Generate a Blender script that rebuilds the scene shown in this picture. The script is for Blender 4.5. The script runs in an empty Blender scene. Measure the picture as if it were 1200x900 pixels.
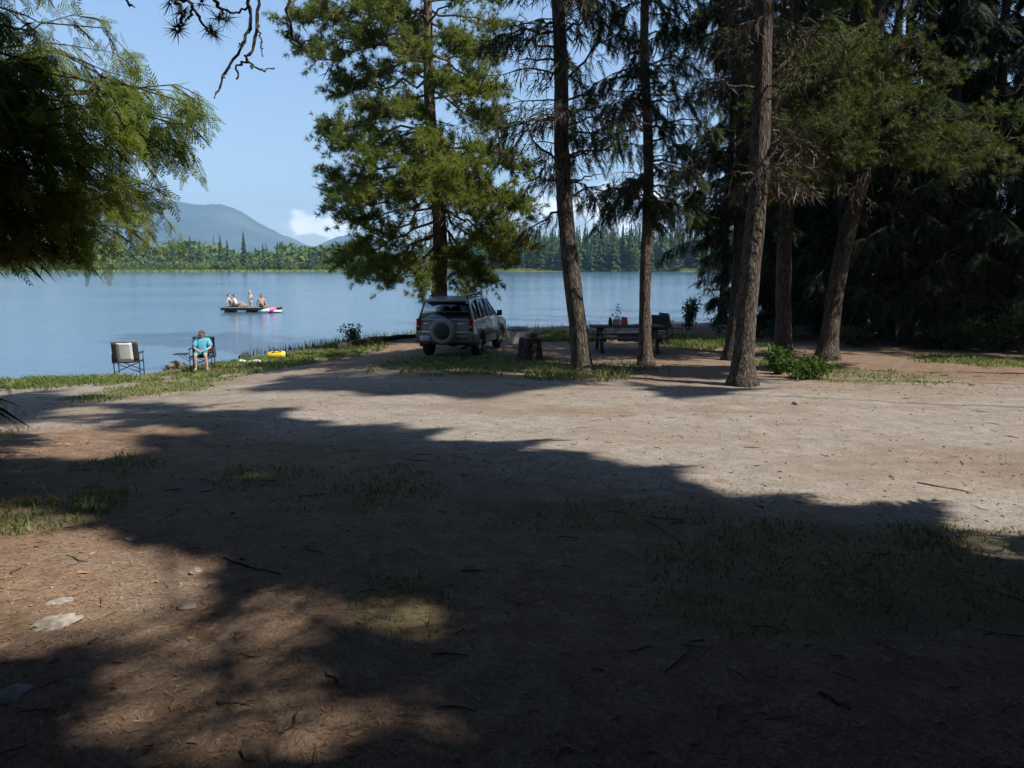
import bpy, bmesh, math, random
import numpy as np
from mathutils import Vector, Matrix
rng = np.random.default_rng(11)
random.seed(5)
R = math.radians
S = bpy.context.scene
C = S.collection

# ------------------------------------------------------------------ camera, sky, sun, exposure
PITCH = R(8.45); FPX = 942.0; CAMZ = 1.65
cam_d = bpy.data.cameras.new('camera'); cam = bpy.data.objects.new('camera', cam_d); C.objects.link(cam)
cam.location = (0, 0, CAMZ); cam.rotation_euler = (R(90) - PITCH, 0, 0)
cam_d.sensor_width = 36; cam_d.lens = 36 * FPX / 1200
cam_d.clip_start = 0.05; cam_d.clip_end = 30000
S.camera = cam
SUN_EL = R(51); SUN_H = np.array([-0.93, 0.37])          # shadows run to the left
SUN_H = SUN_H / np.linalg.norm(SUN_H)
LD = np.array([SUN_H[0]*math.cos(SUN_EL), SUN_H[1]*math.cos(SUN_EL), -math.sin(SUN_EL)])
S.view_settings.view_transform = 'Standard'; S.view_settings.look = 'None'
S.view_settings.gamma = 1; S.view_settings.use_curve_mapping = False
S.view_settings.exposure = 0.76
SUN_STR = 4.6; SKY_STR = 0.112
sl = bpy.data.lights.new('sun', 'SUN'); sl.energy = SUN_STR; sl.angle = R(0.53); sl.color = (1, 0.955, 0.88)
so = bpy.data.objects.new('sun', sl); C.objects.link(so); so.location = (30, -30, 60)
so.rotation_euler = Vector(LD).to_track_quat('-Z', 'Y').to_euler()
S.cycles.max_bounces = 4; S.cycles.transparent_max_bounces = 8
S.cycles.diffuse_bounces = 2; S.cycles.glossy_bounces = 2; S.cycles.volume_bounces = 0
S.cycles.use_adaptive_sampling = True; S.cycles.adaptive_threshold = 0.02
S.cycles.caustics_reflective = False; S.cycles.caustics_refractive = False

class NT:
    """small helper for node trees"""
    def __init__(s, tree): s.t = tree; s.n = tree.nodes; s.l = tree.links
    def add(s, typ, props=None, **ins):
        n = s.n.new(typ)
        for k, v in (props or {}).items(): setattr(n, k, v)
        for k, v in ins.items():
            key = int(k[1:]) if k[0] == '_' and k[1:].isdigit() else k.replace('_', ' ')
            s.put(n.inputs[key], v)
        return n
    def put(s, sock, v):
        if isinstance(v, bpy.types.NodeSocket): s.l.new(v, sock)
        elif isinstance(v, bpy.types.Node): s.l.new(v.outputs[0], sock)
        else:
            if sock.type == 'RGBA' and len(v) == 3: v = (*v, 1)
            sock.default_value = v
    def math(s, op, a, b=0.0, c=0.0, clamp=False):
        n = s.n.new('ShaderNodeMath'); n.operation = op; n.use_clamp = clamp
        s.put(n.inputs[0], a); s.put(n.inputs[1], b); s.put(n.inputs[2], c); return n.outputs[0]
    def mix(s, f, a, b, mode='MIX'):
        n = s.n.new('ShaderNodeMix'); n.data_type = 'RGBA'; n.blend_type = mode
        s.put(n.inputs[0], f); s.put(n.inputs[6], a); s.put(n.inputs[7], b); return n.outputs[2]
    def ramp(s, f, stops):
        n = s.n.new('ShaderNodeValToRGB'); r = n.color_ramp
        while len(r.elements) < len(stops): r.elements.new(0.5)
        for e, (p, c) in zip(r.elements, stops): e.position = p; e.color = (*c, 1) if len(c) == 3 else c
        s.put(n.inputs[0], f); return n.outputs[0]
    def sstep(s, v, a, b):
        n = s.n.new('ShaderNodeMapRange'); n.interpolation_type = 'SMOOTHSTEP'
        s.put(n.inputs[0], v); n.inputs[1].default_value = a; n.inputs[2].default_value = b; return n.outputs[0]
    def noise(s, scale, detail=3, rough=0.55, vec=None):
        n = s.n.new('ShaderNodeTexNoise'); n.inputs['Scale'].default_value = scale
        n.inputs['Detail'].default_value = detail; n.inputs['Roughness'].default_value = rough
        if vec is not None: s.put(n.inputs['Vector'], vec)
        return n.outputs[0]

W = bpy.data.worlds.new('World'); S.world = W; W.use_nodes = True
nt = NT(W.node_tree); nt.n.clear()
sky = nt.add('ShaderNodeTexSky', dict(sky_type='NISHITA', sun_disc=False))
sky.sun_elevation = SUN_EL; sky.sun_rotation = math.atan2(-SUN_H[0], -SUN_H[1])
sky.altitude = 100; sky.air_density = 1.0; sky.dust_density = 0.25; sky.ozone_density = 1.6
tc = nt.add('ShaderNodeTexCoord'); sep = nt.add('ShaderNodeSeparateXYZ', None, _0=tc.outputs['Generated'])
az = nt.math('ARCTAN2', sep.outputs[0], sep.outputs[1]); el = nt.math('ARCSINE', sep.outputs[2])
dens = None                                                # cumulus low over the far shore
for (a, e, ra, re) in ((-13.6, 2.9, 2.3, 1.5), (-12.2, 2.2, 2.6, 1.0), (5.2, 3.4, 8.5, 3.0), (1.5, 3.6, 4.0, 2.3), (16.0, 4.4, 6.0, 2.2), (26, 6.5, 6, 3.0), (-33, 3.4, 6, 1.6)):
    dx = nt.math('DIVIDE', nt.math('SUBTRACT', az, R(a)), R(ra)); dy = nt.math('DIVIDE', nt.math('SUBTRACT', el, R(e)), R(re))
    d = nt.math('SUBTRACT', 1.0, nt.math('ADD', nt.math('MULTIPLY', dx, dx), nt.math('MULTIPLY', dy, dy)))
    dens = d if dens is None else nt.math('MAXIMUM', dens, d)
mp = nt.add('ShaderNodeMapping', None, Vector=tc.outputs['Generated']); mp.inputs['Scale'].default_value = (1, 1, 1.6)
cn = nt.noise(22, 6, 0.62, mp); cn2 = nt.noise(9, 4, 0.55, mp)
dens = nt.math('ADD', dens, nt.math('MULTIPLY', nt.math('SUBTRACT', cn, 0.56), 4.6))
cl = nt.sstep(dens, 0.15, 0.95)
ccol = nt.mix(nt.sstep(nt.math('ADD', cn2, nt.math('MULTIPLY', cn, 0.4)), 0.45, 0.85), (8.0, 8.5, 9.2), (12, 12, 11.8))
dim = nt.ramp(nt.math('MULTIPLY', el, 2.0), [(0.0, (0.60, 0.63, 0.66)), (0.25, (0.76, 0.78, 0.80)), (0.6, (1, 1, 1))])
skyc = nt.mix(nt.math('MULTIPLY', cl, 0.93), nt.mix(1.0, sky.outputs[0], dim, 'MULTIPLY'), ccol)
bg = nt.add('ShaderNodeBackground', None, Color=skyc, Strength=SKY_STR)
nt.l.new(bg.outputs[0], nt.add('ShaderNodeOutputWorld').inputs[0])

# ------------------------------------------------------------------ geometry helpers
FW = np.array([0, math.cos(PITCH), -math.sin(PITCH)]); UP = np.array([0, math.sin(PITCH), math.cos(PITCH)])
def at(px, py, d):
    """world point seen at photograph pixel px,py at distance d along the view axis"""
    return np.array([0, 0, CAMZ]) + d * (FW + np.array([1, 0, 0]) * (px-600)/FPX - UP * (py-450)/FPX)
def norm(v): v = np.asarray(v, float); return v / np.maximum(np.linalg.norm(v, axis=-1, keepdims=True), 1e-9)
def sstep(a, b, x): t = np.clip((x-a)/(b-a), 0, 1); return t*t*(3-2*t)
def vn(x, y, s=0):
    """value noise, 0..1"""
    x = np.asarray(x, float); y = np.asarray(y, float); xi = np.floor(x).astype(np.int64); yi = np.floor(y).astype(np.int64)
    fx = x-xi; fy = y-yi; fx = fx*fx*(3-2*fx); fy = fy*fy*(3-2*fy)
    def h(i, j):
        n = (i*374761393 + j*668265263 + s*974711) & 0x7fffffff
        n = ((n ^ (n >> 13)) * 1274126177) & 0x7fffffff
        return ((n ^ (n >> 16)) & 0xffff) / 65535.0
    return (h(xi, yi)*(1-fx)+h(xi+1, yi)*fx)*(1-fy) + (h(xi, yi+1)*(1-fx)+h(xi+1, yi+1)*fx)*fy
def inpoly(x, y, P):
    r = np.zeros(np.shape(x), bool); n = len(P)
    for i in range(n):
        x0, y0 = P[i]; x1, y1 = P[(i+1) % n]
        if y0 == y1: continue
        c = ((y0 > y) != (y1 > y)) & (x < (x1-x0)*(y-y0)/(y1-y0)+x0); r ^= c
    return r

class MB:
    """collects shapes; build() links them as one mesh object"""
    def __init__(s): s.v = []; s.f = []; s.n = 0
    def raw(s, v, f, m=0):
        v = np.asarray(v, float).reshape(-1, 3); f = np.asarray(f, np.int64)
        s.v.append(v); s.f.append((f + s.n, m)); s.n += len(v)
    def soup(s, v, m=0):
        v = np.asarray(v, float).reshape(-1, 3); s.raw(v, np.arange(len(v)).reshape(-1, 3), m)
    def tube(s, pts, rad, sides=6, m=0, cap=True, rough=0.0):
        pts = np.asarray(pts, float); n = len(pts); rad = np.broadcast_to(np.asarray(rad, float), (n,))
        T = norm(np.gradient(pts, axis=0)); ref = np.array([0.31, 0.17, 0.93]) if abs(T[0][2]) < 0.9 else np.array([1.0, 0.1, 0.05])
        A = norm(np.cross(T, ref)); B = np.cross(T, A)
        an = np.arange(sides)*2*np.pi/sides
        rr = rad[:, None]*np.ones(sides)
        if rough: rr = rr*(1+rough*(rng.random((n, sides))-0.5) + rough*0.8*(vn(an*2.2, an*0+1, 3)-0.5))
        v = pts[:, None] + rr[..., None]*(np.cos(an)[None, :, None]*A[:, None] + np.sin(an)[None, :, None]*B[:, None])
        i = np.arange(n-1)[:, None]*sides; j = np.arange(sides)[None]; k = (j+1) % sides
        f = np.stack([i+j, i+k, i+sides+k, i+sides+j], -1).reshape(-1, 4)
        s.raw(v, f, m)
        if cap:
            for r0, fl in ((0, 1), (n-1, 0)):
                ids = np.arange(sides) + r0*sides + s.n - n*sides
                s.f.append((np.array([ids[::-1] if fl else ids]), m))
    def hexa(s, p, m=0):
        """8 corners: bottom loop 4 then top loop 4 (both counter-clockwise seen from above)"""
        s.raw(p, [(3, 2, 1, 0), (4, 5, 6, 7), (0, 1, 5, 4), (1, 2, 6, 5), (2, 3, 7, 6), (3, 0, 4, 7)], m)
    def box(s, c, d, m=0, rz=0, rx=0, ry=0):
        x, y, z = np.asarray(d, float)/2
        p = np.array([(-x, -y, -z), (x, -y, -z), (x, y, -z), (-x, y, -z), (-x, -y, z), (x, -y, z), (x, y, z), (-x, y, z)])
        M = np.array(Matrix.Rotation(rz, 3, 'Z') @ Matrix.Rotation(ry, 3, 'Y') @ Matrix.Rotation(rx, 3, 'X'))
        s.hexa(p @ M.T + np.asarray(c, float), m)
    def bar(s, a, b, w, h=None, m=0):
        a = np.asarray(a, float); b = np.asarray(b, float); h = h or w; d = norm(b-a)
        sd = np.cross(d, (0, 0, 1)); sd = norm(sd) if np.linalg.norm(sd) > 1e-3 else np.array([1.0, 0, 0]); u = np.cross(sd, d)
        q = [a - sd*w/2 - u*h/2, a + sd*w/2 - u*h/2, a + sd*w/2 + u*h/2, a - sd*w/2 + u*h/2]
        s.hexa(q + [x + (b-a) for x in q], m)
    def lathe(s, c, prof, sides=16, m=0, axis='z', sx=1, sy=1):
        an = np.arange(sides)*2*np.pi/sides; P = np.asarray(prof, float); n = len(P)
        v = np.stack([P[:, :1]*np.cos(an)*sx, P[:, :1]*np.sin(an)*sy, P[:, 1:2]+0*an], -1).reshape(-1, 3)
        if axis == 'x': v = v[:, [2, 0, 1]]
        if axis == 'y': v = v[:, [1, 2, 0]]
        i = np.arange(n-1)[:, None]*sides; j = np.arange(sides)[None]; k = (j+1) % sides
        s.raw(v + np.asarray(c, float), np.stack([i+j, i+k, i+sides+k, i+sides+j], -1).reshape(-1, 4), m)
    def ball(s, c, r, m=0, seg=12, bump=0.0, seed=0):
        P = [(math.sin(t), -math.cos(t)) for t in np.linspace(0.001, math.pi-0.001, seg)]
        an = np.arange(seg+2)*2*np.pi/(seg+2); P = np.array(P)
        v = np.stack([P[:, :1]*np.cos(an), P[:, :1]*np.sin(an), P[:, 1:2]+0*an], -1).reshape(-1, 3)
        if bump: v = v*(1+bump*(vn(v[:, 0]*1.7+seed*7.3+9, v[:, 1]*1.7+v[:, 2]*2.3+seed*3.1, seed)-0.5))[:, None]
        n = len(P); q = seg+2; i = np.arange(n-1)[:, None]*q; j = np.arange(q)[None]; k = (j+1) % q
        s.raw(v*np.asarray(r, float)+np.asarray(c, float), np.stack([i+j, i+k, i+q+k, i+q+j], -1).reshape(-1, 4), m)
    def build(s, name, mats, parent=None, smooth=False, loc=None):
        me = bpy.data.meshes.new(name); v = np.concatenate(s.v) if s.v else np.zeros((0, 3))
        me.vertices.add(len(v)); me.vertices.foreach_set('co', v.ravel().astype(np.float32))
        lo = np.concatenate([f.ravel() for f, m in s.f]); tot = np.concatenate([np.full(len(f), f.shape[1]) for f, m in s.f])
        mi = np.concatenate([np.full(len(f), m) for f, m in s.f])
        me.loops.add(len(lo)); me.loops.foreach_set('vertex_index', lo.astype(np.int32))
        me.polygons.add(len(tot)); me.polygons.foreach_set('loop_start', (np.cumsum(tot)-tot).astype(np.int32))
        me.polygons.foreach_set('material_index', mi.astype(np.int32))
        if smooth: me.polygons.foreach_set('use_smooth', np.ones(len(tot), bool))
        me.update(calc_edges=True); me.validate()
        for m in (mats if isinstance(mats, (list, tuple)) else [mats]): me.materials.append(m)
        o = bpy.data.objects.new(name, me); C.objects.link(o)
        if parent: o.parent = parent
        if loc is not None: o.location = loc
        return o
def tag(o, label=None, cat=None, group=None, kind=None):
    if label: o['label'] = label
    if cat: o['category'] = cat
    if group: o['group'] = group
    if kind: o['kind'] = kind
    return o
def thing(name, loc, rz, label, cat, group=None):
    o = bpy.data.objects.new(name, None); C.objects.link(o); o.empty_display_size = 0.2
    o.location = [float(q) for q in loc]; o.rotation_euler = (0, 0, rz); return tag(o, label, cat, group)
def copy_tree(o, parent=None):
    c = o.copy(); C.objects.link(c)
    if parent: c.parent = parent
    for ch in list(o.children): copy_tree(ch, c)
    return c
def bevel(o, w, seg=2):
    b = o.modifiers.new('bevel', 'BEVEL'); b.width = w; b.segments = seg; b.limit_method = 'ANGLE'; b.angle_limit = R(35); return o

# ------------------------------------------------------------------ materials
def mat(name, fn=None, col=(0.5, 0.5, 0.5), rough=0.6, metal=0.0, spec=0.5):
    m = bpy.data.materials.new(name); m.use_nodes = True; n = NT(m.node_tree); b = n.n['Principled BSDF']
    b.inputs['Base Color'].default_value = (*col, 1); b.inputs['Roughness'].default_value = rough
    b.inputs['Metallic'].default_value = metal; b.inputs['Specular IOR Level'].default_value = spec
    if fn: fn(n, b)
    return m
def simple(name, col, rough=0.6, metal=0.0, var=0.18, scale=18, spec=0.5):
    """plain material with a little mottling of its own"""
    def fn(n, b):
        tc = n.add('ShaderNodeTexCoord'); z = n.noise(scale, 4, 0.6, tc.outputs['Object'])
        lo = tuple(c*(1-var) for c in col); hi = tuple(min(1, c*(1+var)) for c in col)
        n.put(b.inputs['Base Color'], n.mix(n.sstep(z, 0.3, 0.7), lo, hi))
        n.put(b.inputs['Roughness'], n.math('ADD', n.math('MULTIPLY', z, 0.15), rough-0.07))
    return mat(name, fn, col, rough, metal, spec)
def bark(name, lo, mid, hi, scale=1.0):
    def fn(n, b):
        tc = n.add('ShaderNodeTexCoord'); mp = n.add('ShaderNodeMapping', None, Vector=tc.outputs['Object'])
        mp.inputs['Scale'].default_value = (10*scale, 10*scale, 1.9*scale)
        z = n.noise(1.6, 6, 0.65, mp); wv = n.add('ShaderNodeVectorMath', dict(operation='ADD'), _0=mp, _1=n.add('ShaderNodeTexNoise', None, Vector=mp, Scale=1.1).outputs['Color']); v = n.add('ShaderNodeTexVoronoi', dict(feature='DISTANCE_TO_EDGE'), Vector=wv, Scale=1.9)
        big = n.noise(0.9, 3, 0.5, tc.outputs['Object'])
        f = n.math('ADD', n.math('MULTIPLY', z, 0.75), n.math('MULTIPLY', n.sstep(v.outputs[0], 0.0, 0.25), 0.18))
        col = n.ramp(f, [(0.28, lo), (0.5, mid), (0.74, hi)])
        col = n.mix(n.math('MULTIPLY', n.sstep(big, 0.45, 0.7), 0.35), col, tuple(c*0.7 for c in mid))
        n.put(b.inputs['Base Color'], col)
        bp = n.add('ShaderNodeBump', None, Height=f, Strength=1.0, Distance=0.09); n.put(b.inputs['Normal'], bp)
    return mat(name, fn, mid, 0.9, 0, 0.2)
def leafmat(name, cols, trans=0.3, rough=0.65, scale=0.7):
    m = bpy.data.materials.new(name); m.use_nodes = True; n = NT(m.node_tree); n.n.clear()
    tc = n.add('ShaderNodeTexCoord'); g = n.add('ShaderNodeNewGeometry')
    z = n.noise(scale, 3, 0.6, tc.outputs['Object'])
    f = n.math('ADD', n.math('MULTIPLY', g.outputs['Random Per Island'], 0.55), n.math('MULTIPLY', n.sstep(z, 0.3, 0.7), 0.45))
    k = len(cols); col = n.ramp(f, [(i/max(1, k-1), c) for i, c in enumerate(cols)])
    d = n.add('ShaderNodeBsdfPrincipled', None, Base_Color=col, Roughness=rough); d.inputs['Specular IOR Level'].default_value = 0.12
    t = n.add('ShaderNodeBsdfTranslucent', None, Color=n.mix(0.5, col, n.mix(1.0, col, (1.2, 1.3, 0.5), 'MULTIPLY')))
    mx = n.add('ShaderNodeMixShader', None, Fac=trans, _1=d, _2=t)
    n.l.new(mx.outputs[0], n.add('ShaderNodeOutputMaterial').inputs[0]); return m

M = {}
M['bark_grey'] = bark('bark_grey', (0.02, 0.016, 0.013), (0.095, 0.075, 0.06), (0.24, 0.20, 0.165))
M['bark_red'] = bark('bark_red', (0.02, 0.014, 0.011), (0.105, 0.075, 0.057), (0.25, 0.20, 0.165))
M['bark_pine'] = bark('bark_pine', (0.05, 0.033, 0.022), (0.20, 0.14, 0.095), (0.36, 0.27, 0.19))
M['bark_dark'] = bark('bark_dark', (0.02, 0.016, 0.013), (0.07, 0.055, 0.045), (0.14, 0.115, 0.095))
M['twig'] = leafmat('dead_twig', [(0.05, 0.04, 0.03), (0.10, 0.08, 0.06), (0.19, 0.16, 0.13)], 0.0, 0.9)
M['lichen'] = leafmat('grey_twig', [(0.06, 0.05, 0.035), (0.12, 0.10, 0.07), (0.22, 0.19, 0.14)], 0.15, 0.9)
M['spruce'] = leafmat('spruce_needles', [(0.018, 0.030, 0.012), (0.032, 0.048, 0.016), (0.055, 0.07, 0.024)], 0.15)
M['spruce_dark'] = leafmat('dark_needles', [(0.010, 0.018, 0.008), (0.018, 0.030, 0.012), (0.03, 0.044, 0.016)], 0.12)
M['pine'] = leafmat('pine_needles', [(0.075, 0.105, 0.022), (0.135, 0.175, 0.034), (0.21, 0.24, 0.05), (0.23, 0.20, 0.065)], 0.4)
M['fir'] = leafmat('fir_needles', [(0.05, 0.08, 0.02), (0.09, 0.125, 0.03), (0.14, 0.16, 0.045), (0.18, 0.135, 0.07)], 0.22)
M['cedar'] = leafmat('cedar_fronds', [(0.07, 0.115, 0.022), (0.145, 0.21, 0.04), (0.26, 0.31, 0.07), (0.20, 0.15, 0.06)], 0.6, scale=1.2)
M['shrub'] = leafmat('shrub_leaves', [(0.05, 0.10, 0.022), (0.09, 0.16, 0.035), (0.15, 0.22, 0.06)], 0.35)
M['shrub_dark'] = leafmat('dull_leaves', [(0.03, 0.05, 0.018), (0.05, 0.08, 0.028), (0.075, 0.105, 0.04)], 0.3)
M['grass'] = leafmat('grass_blades', [(0.06, 0.10, 0.022), (0.11, 0.16, 0.04), (0.19, 0.21, 0.075), (0.30, 0.25, 0.12)], 0.3, scale=0.5)
M['needle_litter'] = leafmat('fallen_needles', [(0.10, 0.05, 0.028), (0.21, 0.115, 0.062), (0.30, 0.19, 0.11), (0.36, 0.27, 0.17)], 0.0, 0.8)
M['far_conifer'] = leafmat('far_conifer', [(0.024, 0.05, 0.022), (0.042, 0.08, 0.03), (0.065, 0.11, 0.038)], 0.15, scale=0.05)
M['far_leaf'] = leafmat('far_broadleaf', [(0.07, 0.11, 0.03), (0.11, 0.16, 0.045), (0.16, 0.21, 0.06)], 0.2, scale=0.05)

# ------------------------------------------------------------------ ground
WATER = -1.5
SHORE = [(-1500, 160), (-300, 55), (-60, 27), (-30, 23.8), (-15, 22.7), (-11.4, 22.9), (-10.2, 25.2), (-8.3, 30), (-6.9, 33.3), (-3, 35.6), (2, 37.5), (8.5, 40.5),
         (14.5, 47), (31, 95), (62, 200), (104, 345), (60, 372), (-20, 352), (-110, 345), (-180, 330), (-300, 322), (-1500, 330)]
def shore_d(x, y):
    """signed distance to the lake's shore, positive on land"""
    x = np.asarray(x, float); y = np.asarray(y, float); d = np.full(x.shape, 1e9)
    for i in range(len(SHORE)):
        a = np.array(SHORE[i], float); b = np.array(SHORE[(i+1) % len(SHORE)], float); e = b-a
        t = np.clip(((x-a[0])*e[0]+(y-a[1])*e[1])/(e@e), 0, 1)
        d = np.minimum(d, np.hypot(x-a[0]-t*e[0], y-a[1]-t*e[1]))
    return np.where(inpoly(x, y, SHORE), -d, d)
def H(x, y):
    x = np.asarray(x, float); y = np.asarray(y, float); sd = shore_d(x, y)
    zl = np.where(y < 0, -0.01*y, -(0.043+0.021*(1-sstep(-9.5, -3, x)))*np.clip(y, 0, 24.5-3.0*(1-sstep(-9.5, -3, x))))
    zl = zl + 0.13*(vn(x*0.23, y*0.23, 1)-0.5) + 0.05*(vn(x*0.9, y*0.9, 2)-0.5) + 0.022*(vn(x*3.1, y*3.1, 3)-0.5) + 0.012*(vn(x*9, y*9, 4)-0.5)
    far = sstep(100, 300, y)
    zl = zl + far*np.clip(sd-14, 0, 500)*0.012*(0.6+0.8*vn(x*0.006, y*0.006, 5))
    sh = sd + 0.9*(vn(x*0.6, y*0.6, 6)-0.5)*np.exp(-np.abs(sd)/3)
    t = sstep(-1.6, 2.6, sh)
    return (WATER-0.15)*(1-t) + zl*t - 0.03*np.clip(-sd-3, 0, 60)
def hz(x, y): return float(H(np.array([x]), np.array([y]))[0])
def gp(px, py):
    """ground point seen at photograph pixel px,py"""
    o = np.array([0, 0, CAMZ]); d = FW + np.array([1, 0, 0])*(px-600)/FPX - UP*(py-450)/FPX
    ts = np.concatenate([np.linspace(1, 60, 1200), np.linspace(60, 600, 600)]); P = o + ts[:, None]*d
    g = P[:, 2] - np.maximum(H(P[:, 0], P[:, 1]), WATER-0.1); i = int(np.argmax(g < 0)); i = max(i, 1)
    k = g[i-1]/(g[i-1]-g[i]); return P[i-1] + k*(P[i]-P[i-1])

# grass patches: photograph px, py, half sizes, blades per m2, height
PATCH = [(185, 456, 75, 11, 260, .07, 0), (300, 425, 90, 13, 260, .10, 0), (390, 411, 60, 8, 200, .12, 0), (560, 428, 130, 13, 150, .09, 0),
         (692, 441, 42, 8, 170, .16, 1), (640, 440, 40, 7, 120, .12, 1), (820, 401, 70, 8, 200, .16, 0), (650, 396, 60, 6, 220, .22, 0), (60, 597, 85, 28, 420, .11, 1),
         (140, 545, 60, 14, 160, .10, 1), (300, 558, 60, 16, 220, .06, 1), (430, 570, 90, 26, 260, .05, 0), (465, 720, 70, 32, 300, .07, 0),
         (960, 650, 240, 48, 420, .05, 0), (1130, 632, 110, 20, 360, .055, 0), (700, 605, 150, 18, 160, .06, 0), (1010, 440, 90, 10, 90, .06, 1), (1160, 424, 80, 8, 160, .09, 0),
         (900, 705, 200, 40, 150, .06, 0), (480, 690, 60, 14, 160, .06, 0), (930, 430, 40, 8, 130, .12, 0), (715, 432, 60, 8, 80, .12, 1), (1100, 690, 120, 40, 260, .05, 0), (60, 447, 120, 5, 260, .12, 0)]
PW = []
for (px, py, rx, ry, dn, hh, dry) in PATCH:
    c = gp(px, py); a = gp(px, py-ry); b = gp(px, py+ry); dep = float((c-[0, 0, CAMZ])@FW)
    PW.append((c[0], c[1], rx*dep/FPX, max(0.25, abs(a[1]-b[1])/2), dn, hh, dry))
def grass_w(x, y):
    w = np.zeros(np.shape(x))
    for (cx, cy, rx, ry, dn, hh, dry) in PW:
        d = 1-((x-cx)/rx)**2-((y-cy)/ry)**2
        w = np.maximum(w, sstep(-0.2, 0.7, d+1.1*(vn(x*1.9, y*1.9, 8)-0.5)))
    return w
def edge_d(x, y):                                          # distance beyond the line where the gravel clearing begins
    a = np.array([4.0, 4.6]); e = norm(np.array([-13.4, 10.4])); return (x-a[0])*(-e[1])*-1 + (y-a[1])*e[0]*-1

def axis(lo, hi, d, far_lo, far_hi, g=1.09):
    a = list(np.arange(lo, hi, d)); s = d; q = a[-1]
    while q < far_hi: s *= g; q += s; a.append(q)
    s = d; q = a[0]; b = []
    while q > far_lo: s *= g; q -= s; b.append(q)
    return np.array(b[::-1]+a)
gx = axis(-13, 13, 0.11, -6000, 6000, 1.1); gy = axis(1.5, 30, 0.11, -400, 6600, 1.1)
X, Y = np.meshgrid(gx, gy); x = X.ravel(); y = Y.ravel(); z = H(x, y)
b = MB(); nx = len(gx); ny = len(gy)
i = np.arange(ny-1)[:, None]*nx; j = np.arange(nx-1)[None]
b.raw(np.stack([x, y, z], 1), np.stack([i+j, i+j+1, i+nx+j+1, i+nx+j], -1).reshape(-1, 4))
sd = shore_d(x, y); ed = edge_d(x, y)
near = (y > -20) & (y < 60) & (np.abs(x) < 60)
road = sstep(-0.9, 1.0, ed+3.2*(1-sstep(-7.5, -3.5, x))*sstep(8, 12, y)+1.6*(vn(x*0.7, y*0.7, 12)-0.5)+0.8*(vn(x*2.5, y*2.5, 13)-0.5))*sstep(1.0, 5, sd)*(1-.5*sstep(.56, .72, vn(x*.33+3, y*.5, 51)*.6+vn(x*1.4, y*1.9, 52)*.4)*sstep(1.2, 4, ed))*(1-.35*sstep(.5, .75, vn(x*.18, y*1.5+.25*x, 53))*.8)*(1-sstep(15.6, 17.6, y+1.8*(vn(x*0.6, y*0.6, 14)-0.5)-0.9*np.clip(-(x+1), 0, 6)))
gr = grass_w(x, y); gr = np.where(near, gr, 1.6); gr = np.maximum(gr, (1-sstep(1.5, 4.5, sd))*sstep(-0.2, .4, sd)*0.8*(x < -5)); road = np.where(near, road, 0.0)
wet = 1-sstep(-0.2, 0.5, sd)
def gmat(n, b):
    tc = n.add('ShaderNodeTexCoord'); P = tc.outputs['Object']
    A = [n.add('ShaderNodeAttribute', dict(attribute_name=k)).outputs['Fac'] for k in ('road', 'grass', 'wet')]
    n1 = n.noise(0.55, 4, 0.6, P); n2 = n.noise(4.5, 5, 0.65, P); n3 = n.noise(38, 4, 0.7, P); n4 = n.noise(140, 2, 0.6, P)
    vo = n.add('ShaderNodeTexVoronoi', None, Vector=P, Scale=55.0); vs = n.add('ShaderNodeSeparateColor', None, _0=vo.outputs['Color'])
    gravel = n.ramp(n.math('ADD', n.math('MULTIPLY', n2, 0.5), n.math('MULTIPLY', n3, 0.5)), [(0.3, (0.13, 0.110, 0.088)), (0.5, (0.258, 0.222, 0.182)), (0.70, (0.37, 0.33, 0.28))])
    gravel = n.mix(n.math('MULTIPLY', n.sstep(vs.outputs[0], 0.74, 0.95), 0.5), gravel, (0.36, 0.335, 0.30)); gravel = n.mix(n.math('MULTIPLY', n.sstep(vs.outputs[1], 0.80, 0.95), 0.55), gravel, (0.12, 0.10, 0.085))
    gravel = n.mix(n.math('MULTIPLY', n.sstep(n1, 0.4, 0.65), 0.4), gravel, (0.20, 0.15, 0.11))
    mp = n.add('ShaderNodeMapping', None, Vector=P); mp.inputs['Rotation'].default_value = (0, 0, 0.6); mp.inputs['Scale'].default_value = (60, 16, 20)
    n5 = n.noise(1.4, 3, 0.7, mp)
    lit = n.ramp(n.math('ADD', n.math('MULTIPLY', n2, 0.35), n.math('ADD', n.math('MULTIPLY', n3, 0.3), n.math('MULTIPLY', n5, 0.35))), [(0.3, (0.06, 0.039, 0.026)), (0.5, (0.185, 0.122, 0.082)), (0.7, (0.35, 0.255, 0.18))])
    lit = n.mix(n.math('MULTIPLY', n.sstep(n1, 0.5, 0.66), 0.55), lit, n.mix(n.sstep(n3, .3, .7), (0.10, 0.078, 0.06), (0.24, 0.195, 0.155)))
    gs = n.ramp(n.math('ADD', n.math('MULTIPLY', n2, 0.5), n.math('MULTIPLY', n3, 0.5)), [(0.3, (0.06, 0.06, 0.022)), (0.5, (0.115, 0.115, 0.045)), (0.7, (0.20, 0.175, 0.085))])
    col = n.mix(A[0], lit, gravel); col = n.mix(n.math('MULTIPLY', A[1], 0.5), col, gs)
    col = n.mix(n.math('MULTIPLY', A[2], 0.75), col, (0.05, 0.045, 0.035))
    n.put(b.inputs['Base Color'], col)
    h = n.math('ADD', n.math('MULTIPLY', n2, 0.5), n.math('ADD', n.math('MULTIPLY', n3, 0.35), n.math('MULTIPLY', n4, 0.15)))
    n.put(b.inputs['Normal'], n.add('ShaderNodeBump', None, Height=h, Strength=0.55, Distance=0.05))
M['ground'] = mat('ground', gmat, rough=0.95, spec=0.15)
go = b.build('ground', M['ground'], smooth=True); tag(go, kind='structure')
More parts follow.
